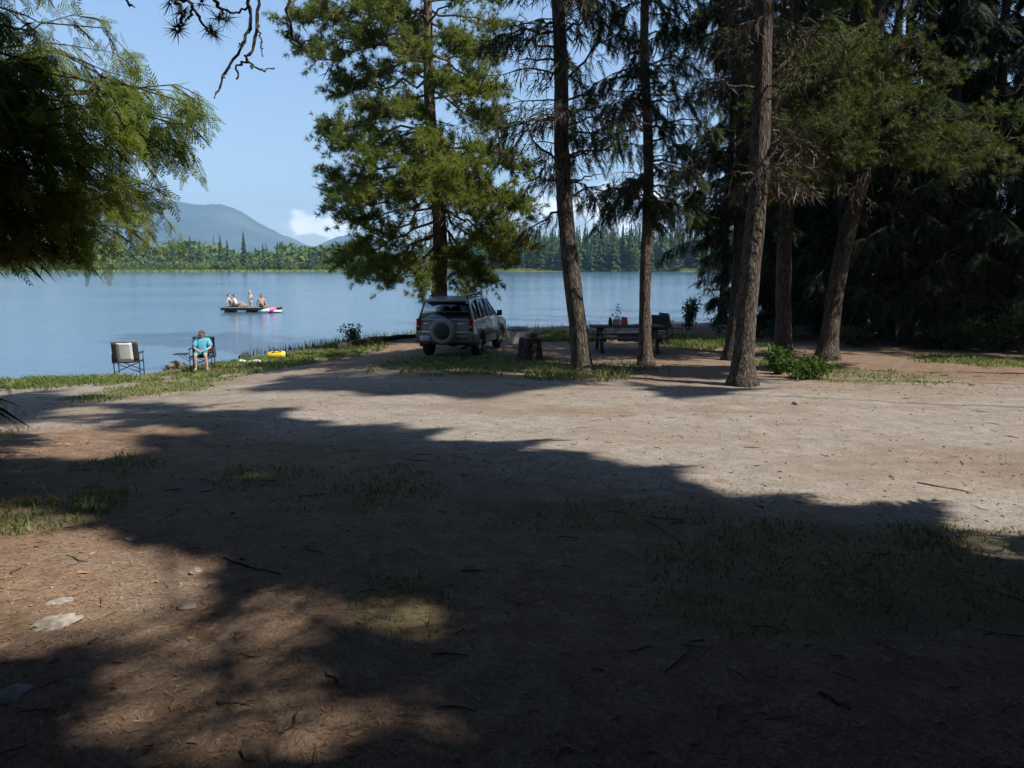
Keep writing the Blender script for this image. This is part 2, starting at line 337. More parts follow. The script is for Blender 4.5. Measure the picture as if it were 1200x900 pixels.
for k, a in (('road', road), ('grass', gr), ('wet', wet)):
    at_ = go.data.attributes.new(k, 'FLOAT', 'POINT'); at_.data.foreach_set('value', a.astype(np.float32))

def wmat(n, b):
    tc = n.add('ShaderNodeTexCoord'); mp = n.add('ShaderNodeMapping', None, Vector=tc.outputs['Object']); mp.inputs['Scale'].default_value = (0.75, 1.5, 1)
    r1 = n.noise(1.3, 4, 0.6, mp); r2 = n.noise(6.0, 3, 0.6, mp); big = n.noise(0.035, 3, 0.5, mp)
    hgt = n.math('ADD', n.math('MULTIPLY', r1, 0.75), n.math('MULTIPLY', r2, 0.25))
    bp = n.add('ShaderNodeBump', None, Height=hgt, Distance=0.035); n.put(bp.inputs['Strength'], n.math('ADD', 0.55, n.math('MULTIPLY', n.sstep(big, 0.42, 0.6), 0.35)))
    n.put(b.inputs['Normal'], bp); n.put(b.inputs['Base Color'], n.mix(n.sstep(big, 0.4, 0.62), (0.06, 0.115, 0.165), (0.07, 0.13, 0.19)))
    n.put(b.inputs['Roughness'], n.math('ADD', 0.10, n.math('MULTIPLY', big, 0.10))); b.inputs['IOR'].default_value = 1.33
M['water'] = mat('lake_water', wmat, (0.04, 0.075, 0.11), 0.12)
b = MB(); wx = np.linspace(-2200, 500, 2); b.raw([(-2200, 12, WATER), (400, 12, WATER), (400, 900, WATER), (-2200, 900, WATER)], [(0, 1, 2, 3)])
tag(b.build('lake_water', M['water']), kind='structure')

# mountain ridge beyond the lake
RID = [(-900, 268), (-500, 240), (-300, 252), (-150, 236), (0, 247), (90, 258), (130, 246), (155, 233), (200, 234), (240, 240), (268, 241), (284, 246), (300, 256), (318, 267), (345, 279), (365, 288), (385, 296), (410, 303), (460, 308), (700, 311)]
RID2 = [(300, 312), (350, 298), (378, 287), (398, 277), (412, 275), (440, 280), (480, 288), (540, 296), (620, 303), (760, 309)]
def fmat(n, b):
    tc = n.add('ShaderNodeTexCoord'); z = n.noise(0.0026, 6, 0.65, tc.outputs['Object']); z2 = n.noise(0.05, 4, 0.7, tc.outputs['Object'])
    c = n.ramp(n.math('ADD', n.math('MULTIPLY', z, 0.6), n.math('MULTIPLY', z2, 0.4)), [(0.36, (0.014, 0.028, 0.018)), (0.5, (0.026, 0.046, 0.024)), (0.62, (0.10, 0.115, 0.06))])
    n.put(b.inputs['Base Color'], c); n.put(b.inputs['Normal'], n.add('ShaderNodeBump', None, Height=z2, Strength=1.0, Distance=14.0))
M['hills'] = mat('forested_hill', fmat, rough=0.95, spec=0.1)
for nm, rid, y0, dpt in (('mountain', RID, 5000, 1500), ('hills', RID2, 5900, 900)):
    px = np.arange(rid[0][0], rid[-1][0], 4.0); yy = np.linspace(-1, 1, 40)
    rx = (px-600)/FPX*y0; rz = (310-np.interp(px, [p for p, q in rid], [q for p, q in rid])+1.6*(vn(px*.09, px*0, 71)-.5)+1.2*(vn(px*.3, px*0, 72)-.5))/FPX*y0 + CAMZ
    XX, YY = np.meshgrid(rx, yy); ZZ = np.meshgrid(rz, yy)[0]
    prof = np.clip(1-np.abs(YY)**1.25, 0, 1)
    nzs = (vn(XX/310, YY*4, 21)-0.5)*0.35 + (vn(XX/105, YY*9, 22)-0.5)*0.18
    Z = ZZ*prof*(1+nzs*(1-prof)*1.4) + (vn(XX/40, YY*30, 23)-0.5)*7*prof - 6
    b = MB(); n1 = len(px); n2 = len(yy); i = np.arange(n2-1)[:, None]*n1; j = np.arange(n1-1)[None]
    b.raw(np.stack([XX, y0+YY*dpt*np.where(YY < 0, 1, 0.6), Z], -1), np.stack([i+j, i+j+1, i+n1+j+1, i+n1+j], -1).reshape(-1, 4))
    tag(b.build(nm, M['hills'], smooth=True), kind='structure')

# haze: the summer air that turns the mountain blue
b = MB(); b.box((0, 3400, 230), (13400, 7800, 600))
HZ = bpy.data.materials.new('haze'); HZ.cycles.homogeneous_volume = True; HZ.use_nodes = True; n = NT(HZ.node_tree); n.n.clear()
vol = n.add('ShaderNodeVolumePrincipled', None, Color=(0.44, 0.68, 1.0), Density=0.00017, Anisotropy=0.0); vol.inputs['Density Attribute'].default_value = ''; vol.inputs['Temperature Attribute'].default_value = ''
n.l.new(vol.outputs[0], n.add('ShaderNodeOutputMaterial').inputs['Volume'])
tag(b.build('haze', HZ), kind='stuff')
bpy.data.objects['haze'].display_type = 'WIRE'

# ------------------------------------------------------------------ foliage machinery
def tri_template(kind):
    T = []
    if kind == 'spruce':                                   # flat twig with needles both sides
        for t in np.linspace(0.0, 0.92, 7):
            w = 0.05
            for sg in (-1, 1):
                l = 0.30*(1.05-t*0.75)
                T.append([(t-w, 0, 0), (t+w, 0, 0), (t+0.16+0.1*l, sg*l, -0.05+0.1*(rng.random()-0.5))])
        T.append([(0, -0.03, 0), (0, 0.03, 0), (1.1, 0, 0)])
    elif kind == 'pine':                                   # brush of long needles
        for i in range(22):
            d = norm(rng.normal(size=3)*np.array([0.5, 0.85, 0.85]) + np.array([0.55, 0, 0])); p = norm(np.cross(d, rng.normal(size=3)))
            s = rng.uniform(0.0, 0.5); l = rng.uniform(0.6, 1.0); o = np.array([s, 0, 0])
            T.append([o+p*0.045, o-p*0.045, o+d*l])
    elif kind == 'cedar':                                  # drooping flat frond, leaflets leaning to the tip
        for t in np.linspace(0.06, 0.95, 7):
            for sg in (-1, 1):
                l = 0.46*(1.08-0.85*t)*rng.uniform(.6, 1.15); c = np.array([t-.05, 0, 0]); e = c+np.array([0.75*l+.06, sg*l*.8, -0.12*l]); m = c+(e-c)*.55; q = np.array([0.022, -sg*0.022, 0])
                T.append([c, m+q, e]); T.append([c, e, m-q])
        T.append([(0, -.02, 0), (0, .02, 0), (1.1, 0, -.02)])
    elif kind == 'leaf':
        T = [[(0, 0, 0), (0.5, 0.3, 0.06), (1, 0, 0)], [(0, 0, 0), (1, 0, 0), (0.5, -0.3, 0.06)]]
    elif kind == 'twig':
        T = [[(0, -0.02, 0), (0, 0.02, 0), (0.5, 0.01, 0.05)], [(0.5, 0.012, 0.05), (0, 0, 0.02), (1, 0, -0.02)], [(0.35, 0, 0.03), (0.42, 0.01, 0.03), (0.72, 0.25, -0.05)], [(0.5, 0, 0.03), (0.56, 0.01, 0.03), (0.85, -0.22, -0.1)]]
    return np.array([[np.asarray(q, float) for q in t] for t in T])
TP = {k: [tri_template(k) for _ in range(3)] for k in ('spruce', 'pine', 'cedar', 'leaf', 'twig')}
def expand(P, D, L, kind, roll=None):
    P = np.asarray(P, float); n = len(P)
    if n == 0: return np.zeros((0, 3))
    D = norm(D); u = np.broadcast_to(np.array([0, 0, 1.0]), D.shape) + rng.normal(size=D.shape)*0.05
    A = norm(np.cross(D, u)); N = np.cross(A, D)
    if roll is None: roll = np.zeros(n)
    c = np.cos(roll)[:, None]; s_ = np.sin(roll)[:, None]; A, N = A*c+N*s_, N*c-A*s_
    out = []; sel = rng.integers(0, 3, n)
    for q in range(3):
        k = sel == q; T = TP[kind][q].reshape(-1, 3)
        if not k.any(): continue
        L_ = np.asarray(L)[k][:, None, None]
        out.append((P[k][:, None] + L_*(T[None, :, 0:1]*D[k][:, None] + T[None, :, 1:2]*A[k][:, None] + T[None, :, 2:3]*N[k][:, None])).reshape(-1, 3))
    return np.concatenate(out)
def bpath(a, tip, sag=0.12, n=9, wob=0.05):
    """curved limb from a to tip"""
    a = np.asarray(a, float); tip = np.asarray(tip, float); t = np.linspace(0, 1, n)[:, None]; L = np.linalg.norm(tip-a)
    p = a+(tip-a)*t; p[:, 2] += sag*L*4*(t*(1-t))[:, 0]
    p[1:-1] += rng.normal(size=(n-2, 3))*wob*L/n; return p
def along(pts, t):
    k = np.clip(t, 0, 1)*(len(pts)-1); i = np.minimum(k.astype(int), len(pts)-2); f = (k-i)[:, None]
    return pts[i]*(1-f)+pts[i+1]*f, norm(pts[i+1]-pts[i])
class Crown:
    def __init__(s): s.limb = MB(); s.P = {}; s.sides = 5
    def put(s, kind, P, D, L, roll=None):
        s.P.setdefault(kind, []).append((np.asarray(P), np.asarray(D), np.asarray(L), np.zeros(len(P)) if roll is None else roll))
    def spruce(s, pts, r, dens=1.0, hang=0.6, size=0.32, t0=0.15, dead=0.0, side=0.5):
        L = np.linalg.norm(np.diff(pts, axis=0), axis=1).sum(); s.limb.tube(pts, np.linspace(r, r*0.18, len(pts)), s.sides, cap=False)
        n = max(3, int(L*16*dens)); t = rng.uniform(t0, 1, n); p, d = along(pts, t)
        A = norm(np.cross(d, (0, 0, 1.0))); sg = rng.choice([-1, 1], n)[:, None]; hw = hang*rng.uniform(0.3, 1.3, n)[:, None]
        D = norm(d*0.5 + A*sg*rng.uniform(0.2, 1, n)[:, None] - np.array([0, 0, 1.0])*hw)
        l = side*(0.35+0.9*np.sin(np.clip(t, 0.05, 0.95)*np.pi)**0.7)*rng.uniform(0.5, 1.2, n)
        isd = rng.random(n) < dead
        s.put('twig', p[isd], D[isd], l[isd]*1.1, rng.uniform(0, 6, isd.sum()))
        g = ~isd
        for f in (0.05, 0.4, 0.75):
            q = p[g]+D[g]*(l[g]*f)[:, None]; dd = norm(D[g]+rng.normal(size=q.shape)*0.22 - np.array([0, 0, 0.25*f*hang]))
            s.put('spruce', q, dd, size*rng.uniform(0.7, 1.2, len(q)), rng.normal(size=len(q))*0.5)
        e, de = along(pts, np.array([1.0])); s.put('spruce', e, de, np.array([size]))
    def pine(s, pts, r, dens=1.0, size=0.24, t0=0.3, dead=0.1):
        L = np.linalg.norm(np.diff(pts, axis=0), axis=1).sum(); s.limb.tube(pts, np.linspace(r, r*0.2, len(pts)), s.sides, cap=False)
        n = max(4, int(L*9*dens)); t = t0+(1-t0)*rng.random(n)**0.75; p, d = along(pts, t)
        D = norm(d*0.6+rng.normal(size=(n, 3))*np.array([0.75, 0.75, 0.55])+np.array([0, 0, 0.18])); l = rng.uniform(0.25, 0.75, n)*min(1.0, 0.35+L*0.22)
        for i in range(n):
            s.limb.tube(np.stack([p[i], p[i]+D[i]*l[i]]), [r*0.28, r*0.1], 3, cap=False)
        isd = rng.random(n) < dead; s.put('twig', p[isd], D[isd], l[isd]*1.3, rng.uniform(0, 6, isd.sum())); g = ~isd
        for f in (0.35, 0.6, 0.8, 1.0):
            q = p[g]+D[g]*(l[g]*f)[:, None]+rng.normal(size=(g.sum(), 3))*0.06; dd = norm(D[g]+rng.normal(size=q.shape)*0.45+np.array([0, 0, 0.1]))
            s.put('pine', q, dd, size*rng.uniform(0.75, 1.2, len(q)), rng.uniform(0, 6, len(q)))
    def cedar(s, pts, r, dens=1.0, size=0.3, t0=0.1):
        L = np.linalg.norm(np.diff(pts, axis=0), axis=1).sum(); s.limb.tube(pts, np.linspace(r, r*0.15, len(pts)), s.sides, cap=False)
        n = max(4, int(L*17*dens)); t = rng.uniform(t0, 1, n); p, d = along(pts, t)
        A = norm(np.cross(d, (0, 0, 1.0))); sg = rng.choice([-1, 1], n)[:, None]
        D = norm(d*0.55+A*sg*rng.uniform(0.1, 0.7, n)[:, None]-np.array([0, 0, 1.0])*rng.uniform(0.05, 1.0, n)[:, None]); l = rng.uniform(0.15, 0.7, n)*(1.15-t*0.55)
        s.put('twig', p, D, l*1.02)
        for f in (0.1, 0.3, 0.5, 0.7, 0.85, 1.0):
            q = p+D*(l*f)[:, None]+rng.normal(size=(n, 3))*0.04; dd = norm(D*(0.5-0.2*f)+rng.normal(size=q.shape)*0.38-np.array([0, 0, 0.32+0.25*f]))
            s.put('cedar', q, dd, size*rng.uniform(0.5, 1.4, n), rng.normal(size=n)*.7)
        e, de = along(pts, np.array([1.0, 0.95])); s.put('cedar', e, de-np.array([0, 0, 0.3]), np.full(2, size))
    def dead(s, pts, r, dens=1.0, size=0.4, hang=0.5):
        L = np.linalg.norm(np.diff(pts, axis=0), axis=1).sum(); s.limb.tube(pts, np.linspace(r, r*0.15, len(pts)), s.sides, cap=False)
        n = max(2, int(L*13*dens)); t = rng.uniform(0.1, 1, n); p, d = along(pts, t)
        D = norm(d*0.5+rng.normal(size=(n, 3))*0.6-np.array([0, 0, 1.0])*hang*rng.uniform(0.3, 1.6, n)[:, None])
        s.put('twig', p, D, size*rng.uniform(0.4, 1.5, n), rng.uniform(0, 6, n))
    def thin(s, base):
        for k in s.P: s.P[k] = [(P[m], D[m], L[m], r[m]) for (P, D, L, r) in s.P[k] for m in [sunny(P+base+D*L[:, None]*.4, base)]]
    def filt(s, base):
        for k in s.P:
            q = [np.concatenate([a[i] for a in s.P[k]]) for i in range(4)]; P, D, L, r = q; D = norm(D); A = norm(np.cross(D, (0, 0, 1.0)))*0.24*L[:, None]; m = np.ones(len(P), bool)
            for f, g in ((0.05, 0), (0.45, 1), (0.45, -1), (0.95, 0)): m &= shade_ok(P+base+D*(L*f)[:, None]+A*g)
            s.P[k] = [(P[m], D[m], L[m], r[m])]
    def build(s, root, bk, mats):
        b = STEM.pop(root.name)                            # stem and the limbs growing out of it are one mesh
        for v, (f, m) in [(np.concatenate(s.limb.v), (np.zeros((0, 4)), 0))] if s.limb.n else []:
            off = b.n; b.v.append(v); b.n += len(v); b.f += [(f_+off, m_) for f_, m_ in s.limb.f]
        b.build('trunk', bk, root, smooth=True)
        for kind, nm in (('spruce', 'crown'), ('pine', 'crown'), ('cedar', 'crown'), ('twig', 'dead_twigs')):
            if kind in s.P:
                b = MB()
                for P, D, L, r in s.P[kind]:
                    if len(P): b.soup(expand(P, D, L, kind, r))
                if b.n: b.build(nm, mats[kind], root)
STEM = {}
def trunk(root, base, nodes, r0, r1, H_, bk, sides=14, flare=1.7, rough=0.13):
    """nodes: world points the stem passes; extended upward to height H_. returns path function of height above base"""
    base = np.asarray(base, float); P = [base]+[np.asarray(q, float) for q in nodes]; d = norm(P[-1]-P[-2])
    if P[-1][2]-base[2] < H_: P.append(P[-1]+d*((H_-(P[-1][2]-base[2]))/max(d[2], .5)))
    P = np.array(P); zs = P[:, 2]-base[2]
    def path(z):
        z = np.atleast_1d(np.asarray(z, float)); o = np.stack([np.interp(z, zs, P[:, 0]), np.interp(z, zs, P[:, 1]), z+base[2]], -1)
        o[:, 0] += 0.05*np.sin(z*0.9+base[0]); o[:, 1] += 0.05*np.sin(z*0.7+base[1]*2); return o-np.array([0.05*math.sin(base[0]), 0.05*math.sin(base[1]*2), 0])
    z = np.concatenate([[-0.25, 0.0, 0.08, 0.2, 0.4], np.linspace(0.7, H_, 34)]); pp = path(np.maximum(z, 0)); pp[:, 2] = z+base[2]
    rad = lambda q: (r0+(r1-r0)*np.clip(q/H_, 0, 1))*(1+(flare-1)*np.exp(-np.maximum(q, 0)/0.26))
    b = MB(); b.tube(pp-base, rad(z), sides, rough=rough); STEM[root.name] = b
    return (lambda q: path(q)[0]-base), (lambda q: float(rad(np.array([q]))[0]))
def rand_limbs(n, z0, z1, L0, L1, e0, e1, path, azr=(0, 2*np.pi), bias=0.6):
    """yields attach point and tip for limbs spread up a stem"""
    for z in np.sort(rng.uniform(z0, z1, n)):
        t = (z-z0)/(z1-z0); a = rng.uniform(*azr); L = (L0+(L1-L0)*t)*rng.uniform(bias, 1.15); e = (e0+(e1-e0)*t)+rng.normal()*0.12
        o = path(z); yield o, o+L*np.array([math.cos(a)*math.cos(e), math.sin(a)*math.cos(e), math.sin(e)]), t
LM = dict(spruce=M['spruce'], pine=M['pine'], cedar=M['cedar'], twig=M['twig'])
def lm(**k): d = dict(LM); d.update(k); return d

# spots kept sunlit by culling sunward foliage: stems, the bush, the cedar, the people
dg = lambda px, py: float((gp(px, py)-[0, 0, CAMZ])@FW)
LITV = [(at(px, py, D_), r_) for px, py, D_, r_ in ((683, 420, dg(683, 441), .45), (675, 350, dg(683, 441), .45), (668, 260, dg(683, 441), .45), (757, 400, dg(757, 428), .6), (757, 340, dg(757, 428), .6), (757, 270, dg(757, 428), .5), (872, 430, dg(870, 452), .7), (878, 350, dg(870, 452), .7), (882, 270, dg(870, 452), .7), (890, 120, dg(870, 452), .7), (924, 300, dg(917, 416), .7), (920, 380, dg(917, 416), .7), (972, 400, dg(969, 421), .9), (985, 320, dg(969, 421), .9), (1000, 240, dg(969, 421), .9), (1010, 200, dg(969, 421), .7), (928, 425, dg(928, 440), .9), (238, 405, dg(238, 434), 1.3), (152, 420, dg(152, 441), 1.0), (326, 417, dg(326, 421), .8), (290, 420, dg(290, 421), .8), (180, 455, dg(180, 455), 1.4), (960, 90, 19.5, 1.5), (1030, 110, 19.5, 1.8), (1110, 90, 19.5, 1.8), (1000, 170, 19.5, 1.2), (1170, 120, 19.5, 1.5), (1100, 170, 19.5, 1.0), (395, 220, 28, 1.3), (400, 130, 28, 1.0), (440, 250, 26.5, 1.5), (500, 230, 25.5, 1.6), (560, 240, 26, 1.4), (360, 40, 28, 1.3), (610, 240, 28, 1.0))] + [(at(px, py, 8.6), r_) for px, py, r_ in ((205, 150, .95), (190, 200, .95), (160, 130, .9), (185, 255, .9), (150, 290, .8), (115, 90, .8), (225, 140, .7), (140, 210, .8), (95, 40, .6))]
def sunny(P, own=None):
    bad = np.zeros(len(P), bool)
    for (c, r_) in LITV:
        if own is not None and math.hypot(c[0]-own[0], c[1]-own[1]) < 1.6: continue
        w = c-P; al = w@LD; bad |= (al > r_*1.6) & (np.linalg.norm(w-al[:, None]*LD, axis=1) < r_)
    return ~bad
# ------------------------------------------------------------------ the trees in view
def loc_tips(base, lst, d, jit=1.6):
    return [(at(px, py, d+dd)-base) for (px, py, dd) in lst]

# pine on the bank behind the car
D1 = 29.0; base = at(516, 402, D1); base[2] = hz(base[0], base[1])
r = thing('pine_tree', base, 0, 'big bushy pine rising behind the parked car, with its green crown low over the lake', 'tree')
pa, ra = trunk(r, base, [at(515, 300, D1), at(508, 180, D1), at(500, 60, D1), at(498, -60, D1)], 0.30, 0.08, 17.5, M['bark_pine'])
cr = Crown()
for (ay, px, py, dd) in [(10, 335, 22, -1), (30, 345, 48, .5), (40, 372, 70, -1.5), (10, 372, 8, -2), (60, 400, 92, -1), (50, 420, 40, -2), (90, 388, 112, -.6), (110, 430, 130, -2), (120, 385, 150, -1.2), (135, 380, 165, .3),
      (150, 400, 172, -2.2), (165, 430, 190, -3), (185, 388, 206, -1), (190, 385, 225, 1), (200, 410, 235, -2.4), (215, 388, 247, -.6), (230, 400, 262, .4), (235, 420, 292, -1.6), (255, 400, 306, -.5), (262, 430, 322, -2), (270, 410, 318, 1), (280, 455, 335, -1.2), (285, 492, 340, -1.6),
      (10, 590, 30, 0), (25, 575, 70, -2), (60, 588, 105, -1), (80, 560, 110, -2.4), (95, 585, 140, -.5), (105, 580, 150, 1), (150, 560, 195, -2.2), (160, 600, 185, -1.4), (175, 618, 200, -.5), (185, 612, 235, -1.7), (190, 622, 250, .2),
      (200, 600, 262, -2), (215, 612, 285, -.8), (230, 590, 300, -1.7), (240, 600, 312, .5), (255, 560, 330, -1), (262, 575, 335, .5), (270, 545, 338, -1.6),
      (170, 480, 200, -3.4), (180, 530, 205, -3.5), (150, 500, 165, -3.2), (200, 465, 230, -3.2), (210, 540, 240, -3.3), (190, 505, 225, -3.8), (120, 470, 130, -3), (60, 480, 60, -3), (40, 540, 50, -2.8), (90, 520, 95, -2.8), (20, 450, 20, -2.5)]:
    zz = at(500, ay, D1)[2]-base[2]; o = pa(zz); tip = at(px, py, D1+dd)-base
    cr.pine(bpath(o, tip, -0.03, 9, 0.25), 0.055, 1.55, 0.25, 0.34, 0.16)
for o, t, k in rand_limbs(16, 5.2, 11.5, 2.4, 2.4, -0.1, 0.2, pa, (0.2, np.pi-0.2)): cr.pine(bpath(o, t, 0.05, 8, 0.2), 0.05, 0.8, 0.24)
for o, t, k in rand_limbs(44, 11, 17.4, 3.4, 1.0, 0.1, 0.6, pa): cr.pine(bpath(o, t, 0.03, 8, 0.2), 0.045, 0.9, 0.27)
for o, t, k in rand_limbs(26, 3.0, 8, 1.4, 1.8, -0.5, -0.2, pa): cr.dead(bpath(o, t, 0.08, 7, 0.2), 0.02, 1.2, 0.5, 1.0)
cr.build(r, M['bark_pine'], lm())

def spruce_tree(px, py, ups, D, r0, r1, Ht, label, bk, leaf='spruce', name='spruce_tree', group='tall trees round the picnic table', spec=(), low=None):
    base = gp(px, py) if D is None else at(px, py, D); base[2] = hz(base[0], base[1]); d = float((base-[0, 0, CAMZ])@FW)
    r = thing(name, base, 0, label, 'tree', group)
    pa, ra = trunk(r, base, [at(u, v, d) for u, v in ups], r0, r1, Ht, bk); cr = Crown()
    for (kind, n, z0, z1, L0, L1, e0, e1, kw) in spec:
        for o, t, k in rand_limbs(n, z0, z1, L0, L1, e0, e1, pa, kw.get('az', (0, 2*np.pi))):
            
            if not sunny(base+o+(t-o)*np.linspace(.35, 1.1, 6)[:, None], base).all(): continue
            rr = max(0.012, 0.016*np.linalg.norm(t-o)); p = bpath(o, t, kw.get('sag', 0.08), 9, 0.25)
            if kind == 'spruce': cr.spruce(p, rr, kw.get('dens', 1), kw.get('hang', .7), kw.get('size', .3), kw.get('t0', .15), kw.get('dead', .15), kw.get('side', .5))
            elif kind == 'dead': cr.dead(p, rr, kw.get('dens', 1), kw.get('size', .4), kw.get('hang', .6))
            elif kind == 'pine': cr.pine(p, rr, kw.get('dens', 1), kw.get('size', .22), .3, kw.get('dead', .2))
            elif kind == 'tips': pass
    for (z, tx, ty, dd, kind, kw) in (low or ()):
        o = pa(at(px, z, d)[2]-base[2]); tip = at(tx, ty, d+dd)-base; p = bpath(o, tip, kw.get('sag', 0.05), 10, 0.25); rr = kw.get('r', .035)
        if kind == 'spruce': cr.spruce(p, rr, kw.get('dens', 1), kw.get('hang', .7), kw.get('size', .3), kw.get('t0', .1), kw.get('dead', .15), kw.get('side', .5))
        elif kind == 'pine': cr.pine(p, rr, kw.get('dens', 1), kw.get('size', .2), .2, kw.get('dead', .2))
        else: cr.dead(p, rr, kw.get('dens', 1), kw.get('size', .4), kw.get('hang', .6))
    cr.thin(base); cr.build(r, bk, lm(spruce=M[leaf], pine=M['fir'])); return r, pa, base
SP = lambda n, z0, z1, L0, L1, **k: ('spruce', n, z0, z1, L0, L1, k.pop('e0', -.25), k.pop('e1', .05), k)
DD = lambda n, z0, z1, L0, L1, **k: ('dead', n, z0, z1, L0, L1, k.pop('e0', -.1), k.pop('e1', .1), k)
spruce_tree(683, 441, [(668, 250), (660, 150), (655, 0)], None, 0.195, 0.09, 15, 'tall spruce leaning left, with bare lower trunk, right beside the stump and nearest the car', M['bark_grey'],
    spec=[DD(30, 4.2, 9, 1.8, 2.0, dens=1.3, hang=1.1, size=.45), SP(16, 5.2, 9, 2.0, 2.2, dens=.8, dead=.45, hang=1.3, e0=-.3, e1=-.1), SP(28, 8.5, 14.6, 2.6, 1.0, dens=.85, hang=.9, size=.38)],
    low=[(200, 585, 125, -.6, 'spruce', dict(hang=1.4, dead=.5)), (140, 590, 150, .5, 'spruce', dict(hang=1.4, dead=.5)), (70, 600, 72, 0, 'dead', dict(hang=1.4)), (60, 585, 40, -.5, 'spruce', dict(hang=1.4, dead=.4)), (215, 610, 215, .3, 'spruce', dict(hang=1.2, dead=.5, sag=.12)),
         (245, 610, 275, 0, 'spruce', dict(hang=.8, dead=.25)), (235, 715, 215, .2, 'spruce', dict(hang=1.0, dead=.3)), (220, 708, 203, 0, 'dead', dict(dens=.4)), (160, 735, 160, -.4, 'spruce', dict(hang=1.2, dead=.2)), (185, 760, 170, .6, 'spruce', dict(hang=1.2, dead=.2)), (95, 740, 30, 0, 'spruce', dict(hang=1.3, dead=.3)), (40, 730, 0, 0, 'spruce', dict(hang=1.3, dead=.3))])
spruce_tree(757, 428, [(757, 250), (757, 0)], None, 0.15, 0.08, 13.5, 'slim straight spruce standing in front of the picnic table', M['bark_red'],
    spec=[SP(34, 3.7, 8.5, 1.7, 2.0, dens=.95, dead=.2, hang=1.0, e0=-.3, e1=-.1), DD(16, 3.4, 8, 1.4, 1.6, hang=1), SP(26, 8, 13.2, 2.3, .8, dens=.8, hang=.9, size=.38)],
    low=[(205, 705, 245, .3, 'spruce', dict(hang=.8, dead=.15)), (225, 800, 270, 0, 'spruce', dict(hang=.9)), (215, 830, 235, .5, 'spruce', dict(hang=1.0)), (200, 695, 270, .8, 'spruce', dict(hang=.9)), (190, 820, 200, 0, 'dead', dict(hang=.6)), (150, 830, 150, .3, 'spruce', dict(hang=1.1)), (120, 840, 120, 0, 'spruce', dict(hang=1.2)), (150, 700, 165, .4, 'spruce', dict(hang=1.2)), (90, 690, 100, .6, 'spruce', dict(hang=1.2)), (80, 830, 80, .4, 'spruce', dict(hang=1.2)), (50, 700, 40, 0, 'spruce', dict(hang=1.2))])
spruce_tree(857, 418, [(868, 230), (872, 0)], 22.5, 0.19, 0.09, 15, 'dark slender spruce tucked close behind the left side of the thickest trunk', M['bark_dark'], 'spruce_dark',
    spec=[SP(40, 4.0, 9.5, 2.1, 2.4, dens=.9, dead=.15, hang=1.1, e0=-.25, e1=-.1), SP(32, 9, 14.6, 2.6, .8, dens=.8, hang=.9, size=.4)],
    low=[(235, 765, 240, 0, 'spruce', dict(hang=1)), (255, 790, 250, .5, 'spruce', dict(hang=1.2)), (240, 830, 285, 0, 'spruce', dict(hang=.8)), (225, 905, 240, 0, 'spruce', dict(hang=1)), (150, 780, 175, 0, 'spruce', dict(hang=1)), (100, 790, 120, 0, 'spruce', dict(hang=1)), (60, 780, 60, 0, 'spruce', dict(hang=1))])
spruce_tree(870, 452, [(880, 260), (890, 120), (896, 0)], None, 0.205, 0.10, 20, 'thickest weathered trunk of the row, ringed with dead brown twigs, beside the small green bush', M['bark_grey'], 'fir', 'fir_tree',
    spec=[DD(80, 3.8, 9.5, 1.5, 1.7, dens=1.7, hang=.8, size=.42), SP(36, 8.5, 19, 3.0, 1.0, dens=.8, hang=.8, size=.4, dead=.3), SP(8, 5, 8, 1.5, 1.8, dead=.6)],
    low=[(110, 820, 98, -.4, 'dead', dict(dens=1.6, r=.045, hang=.9)), (205, 842, 205, -.6, 'dead', dict(dens=.7)), (100, 985, 10, -.3, 'dead', dict(dens=.7, r=.05)), (70, 835, 35, 0, 'dead', dict(dens=1.2)), (190, 930, 150, -.5, 'dead', dict(dens=.8))])
spruce_tree(917, 416, [(925, 260), (934, 130), (938, 0)], None, 0.235, 0.10, 19, 'reddish straight trunk rising right behind the small green bush', M['bark_red'], 'fir', 'fir_tree',
    spec=[DD(44, 4.6, 9.5, 1.6, 1.8, dens=1.3, hang=.8, size=.45), SP(44, 8, 18.5, 3.0, 1.0, dens=.85, hang=.8, size=.4, dead=.25), SP(14, 5, 8.5, 1.8, 2.0, dead=.4)],
    low=[(170, 880, 200, -.4, 'dead', dict(dens=1.2)), (190, 1000, 160, -.4, 'dead', dict(dens=1.0)), (150, 880, 130, -.6, 'pine', {})])
FIRTIPS = []
for k in range(64):
    px = rng.uniform(880, 1200); py = 20+120*abs((px-1040)/160)**1.6*0.5+rng.uniform(0, 165); FIRTIPS.append((min(200, py+rng.uniform(-20, 60)), px, py, rng.uniform(-3.4, -0.6), 'pine', dict(dens=1.05, size=.17, dead=.30, r=.03, sag=.1)))
for (px, py) in ((975, 215), (1000, 235), (1040, 210), (1060, 235), (1085, 205), (1110, 190), (1130, 215), (1020, 250), (950, 200), (930, 235)):
    FIRTIPS.append((150, px, py, rng.uniform(-2, 0), 'dead', dict(dens=1.4, hang=1.1, r=.03)))
spruce_tree(969, 421, [(990, 290), (1012, 190), (1030, 60), (1036, -60)], None, 0.245, 0.11, 19, 'trunk leaning right, topped by a wide mass of sunlit green and brown needles', M['bark_grey'], 'fir', 'fir_tree',
    spec=[SP(40, 8.5, 18.5, 3.2, 1.0, dens=.8, hang=.8, size=.4, dead=.25)], low=FIRTIPS)

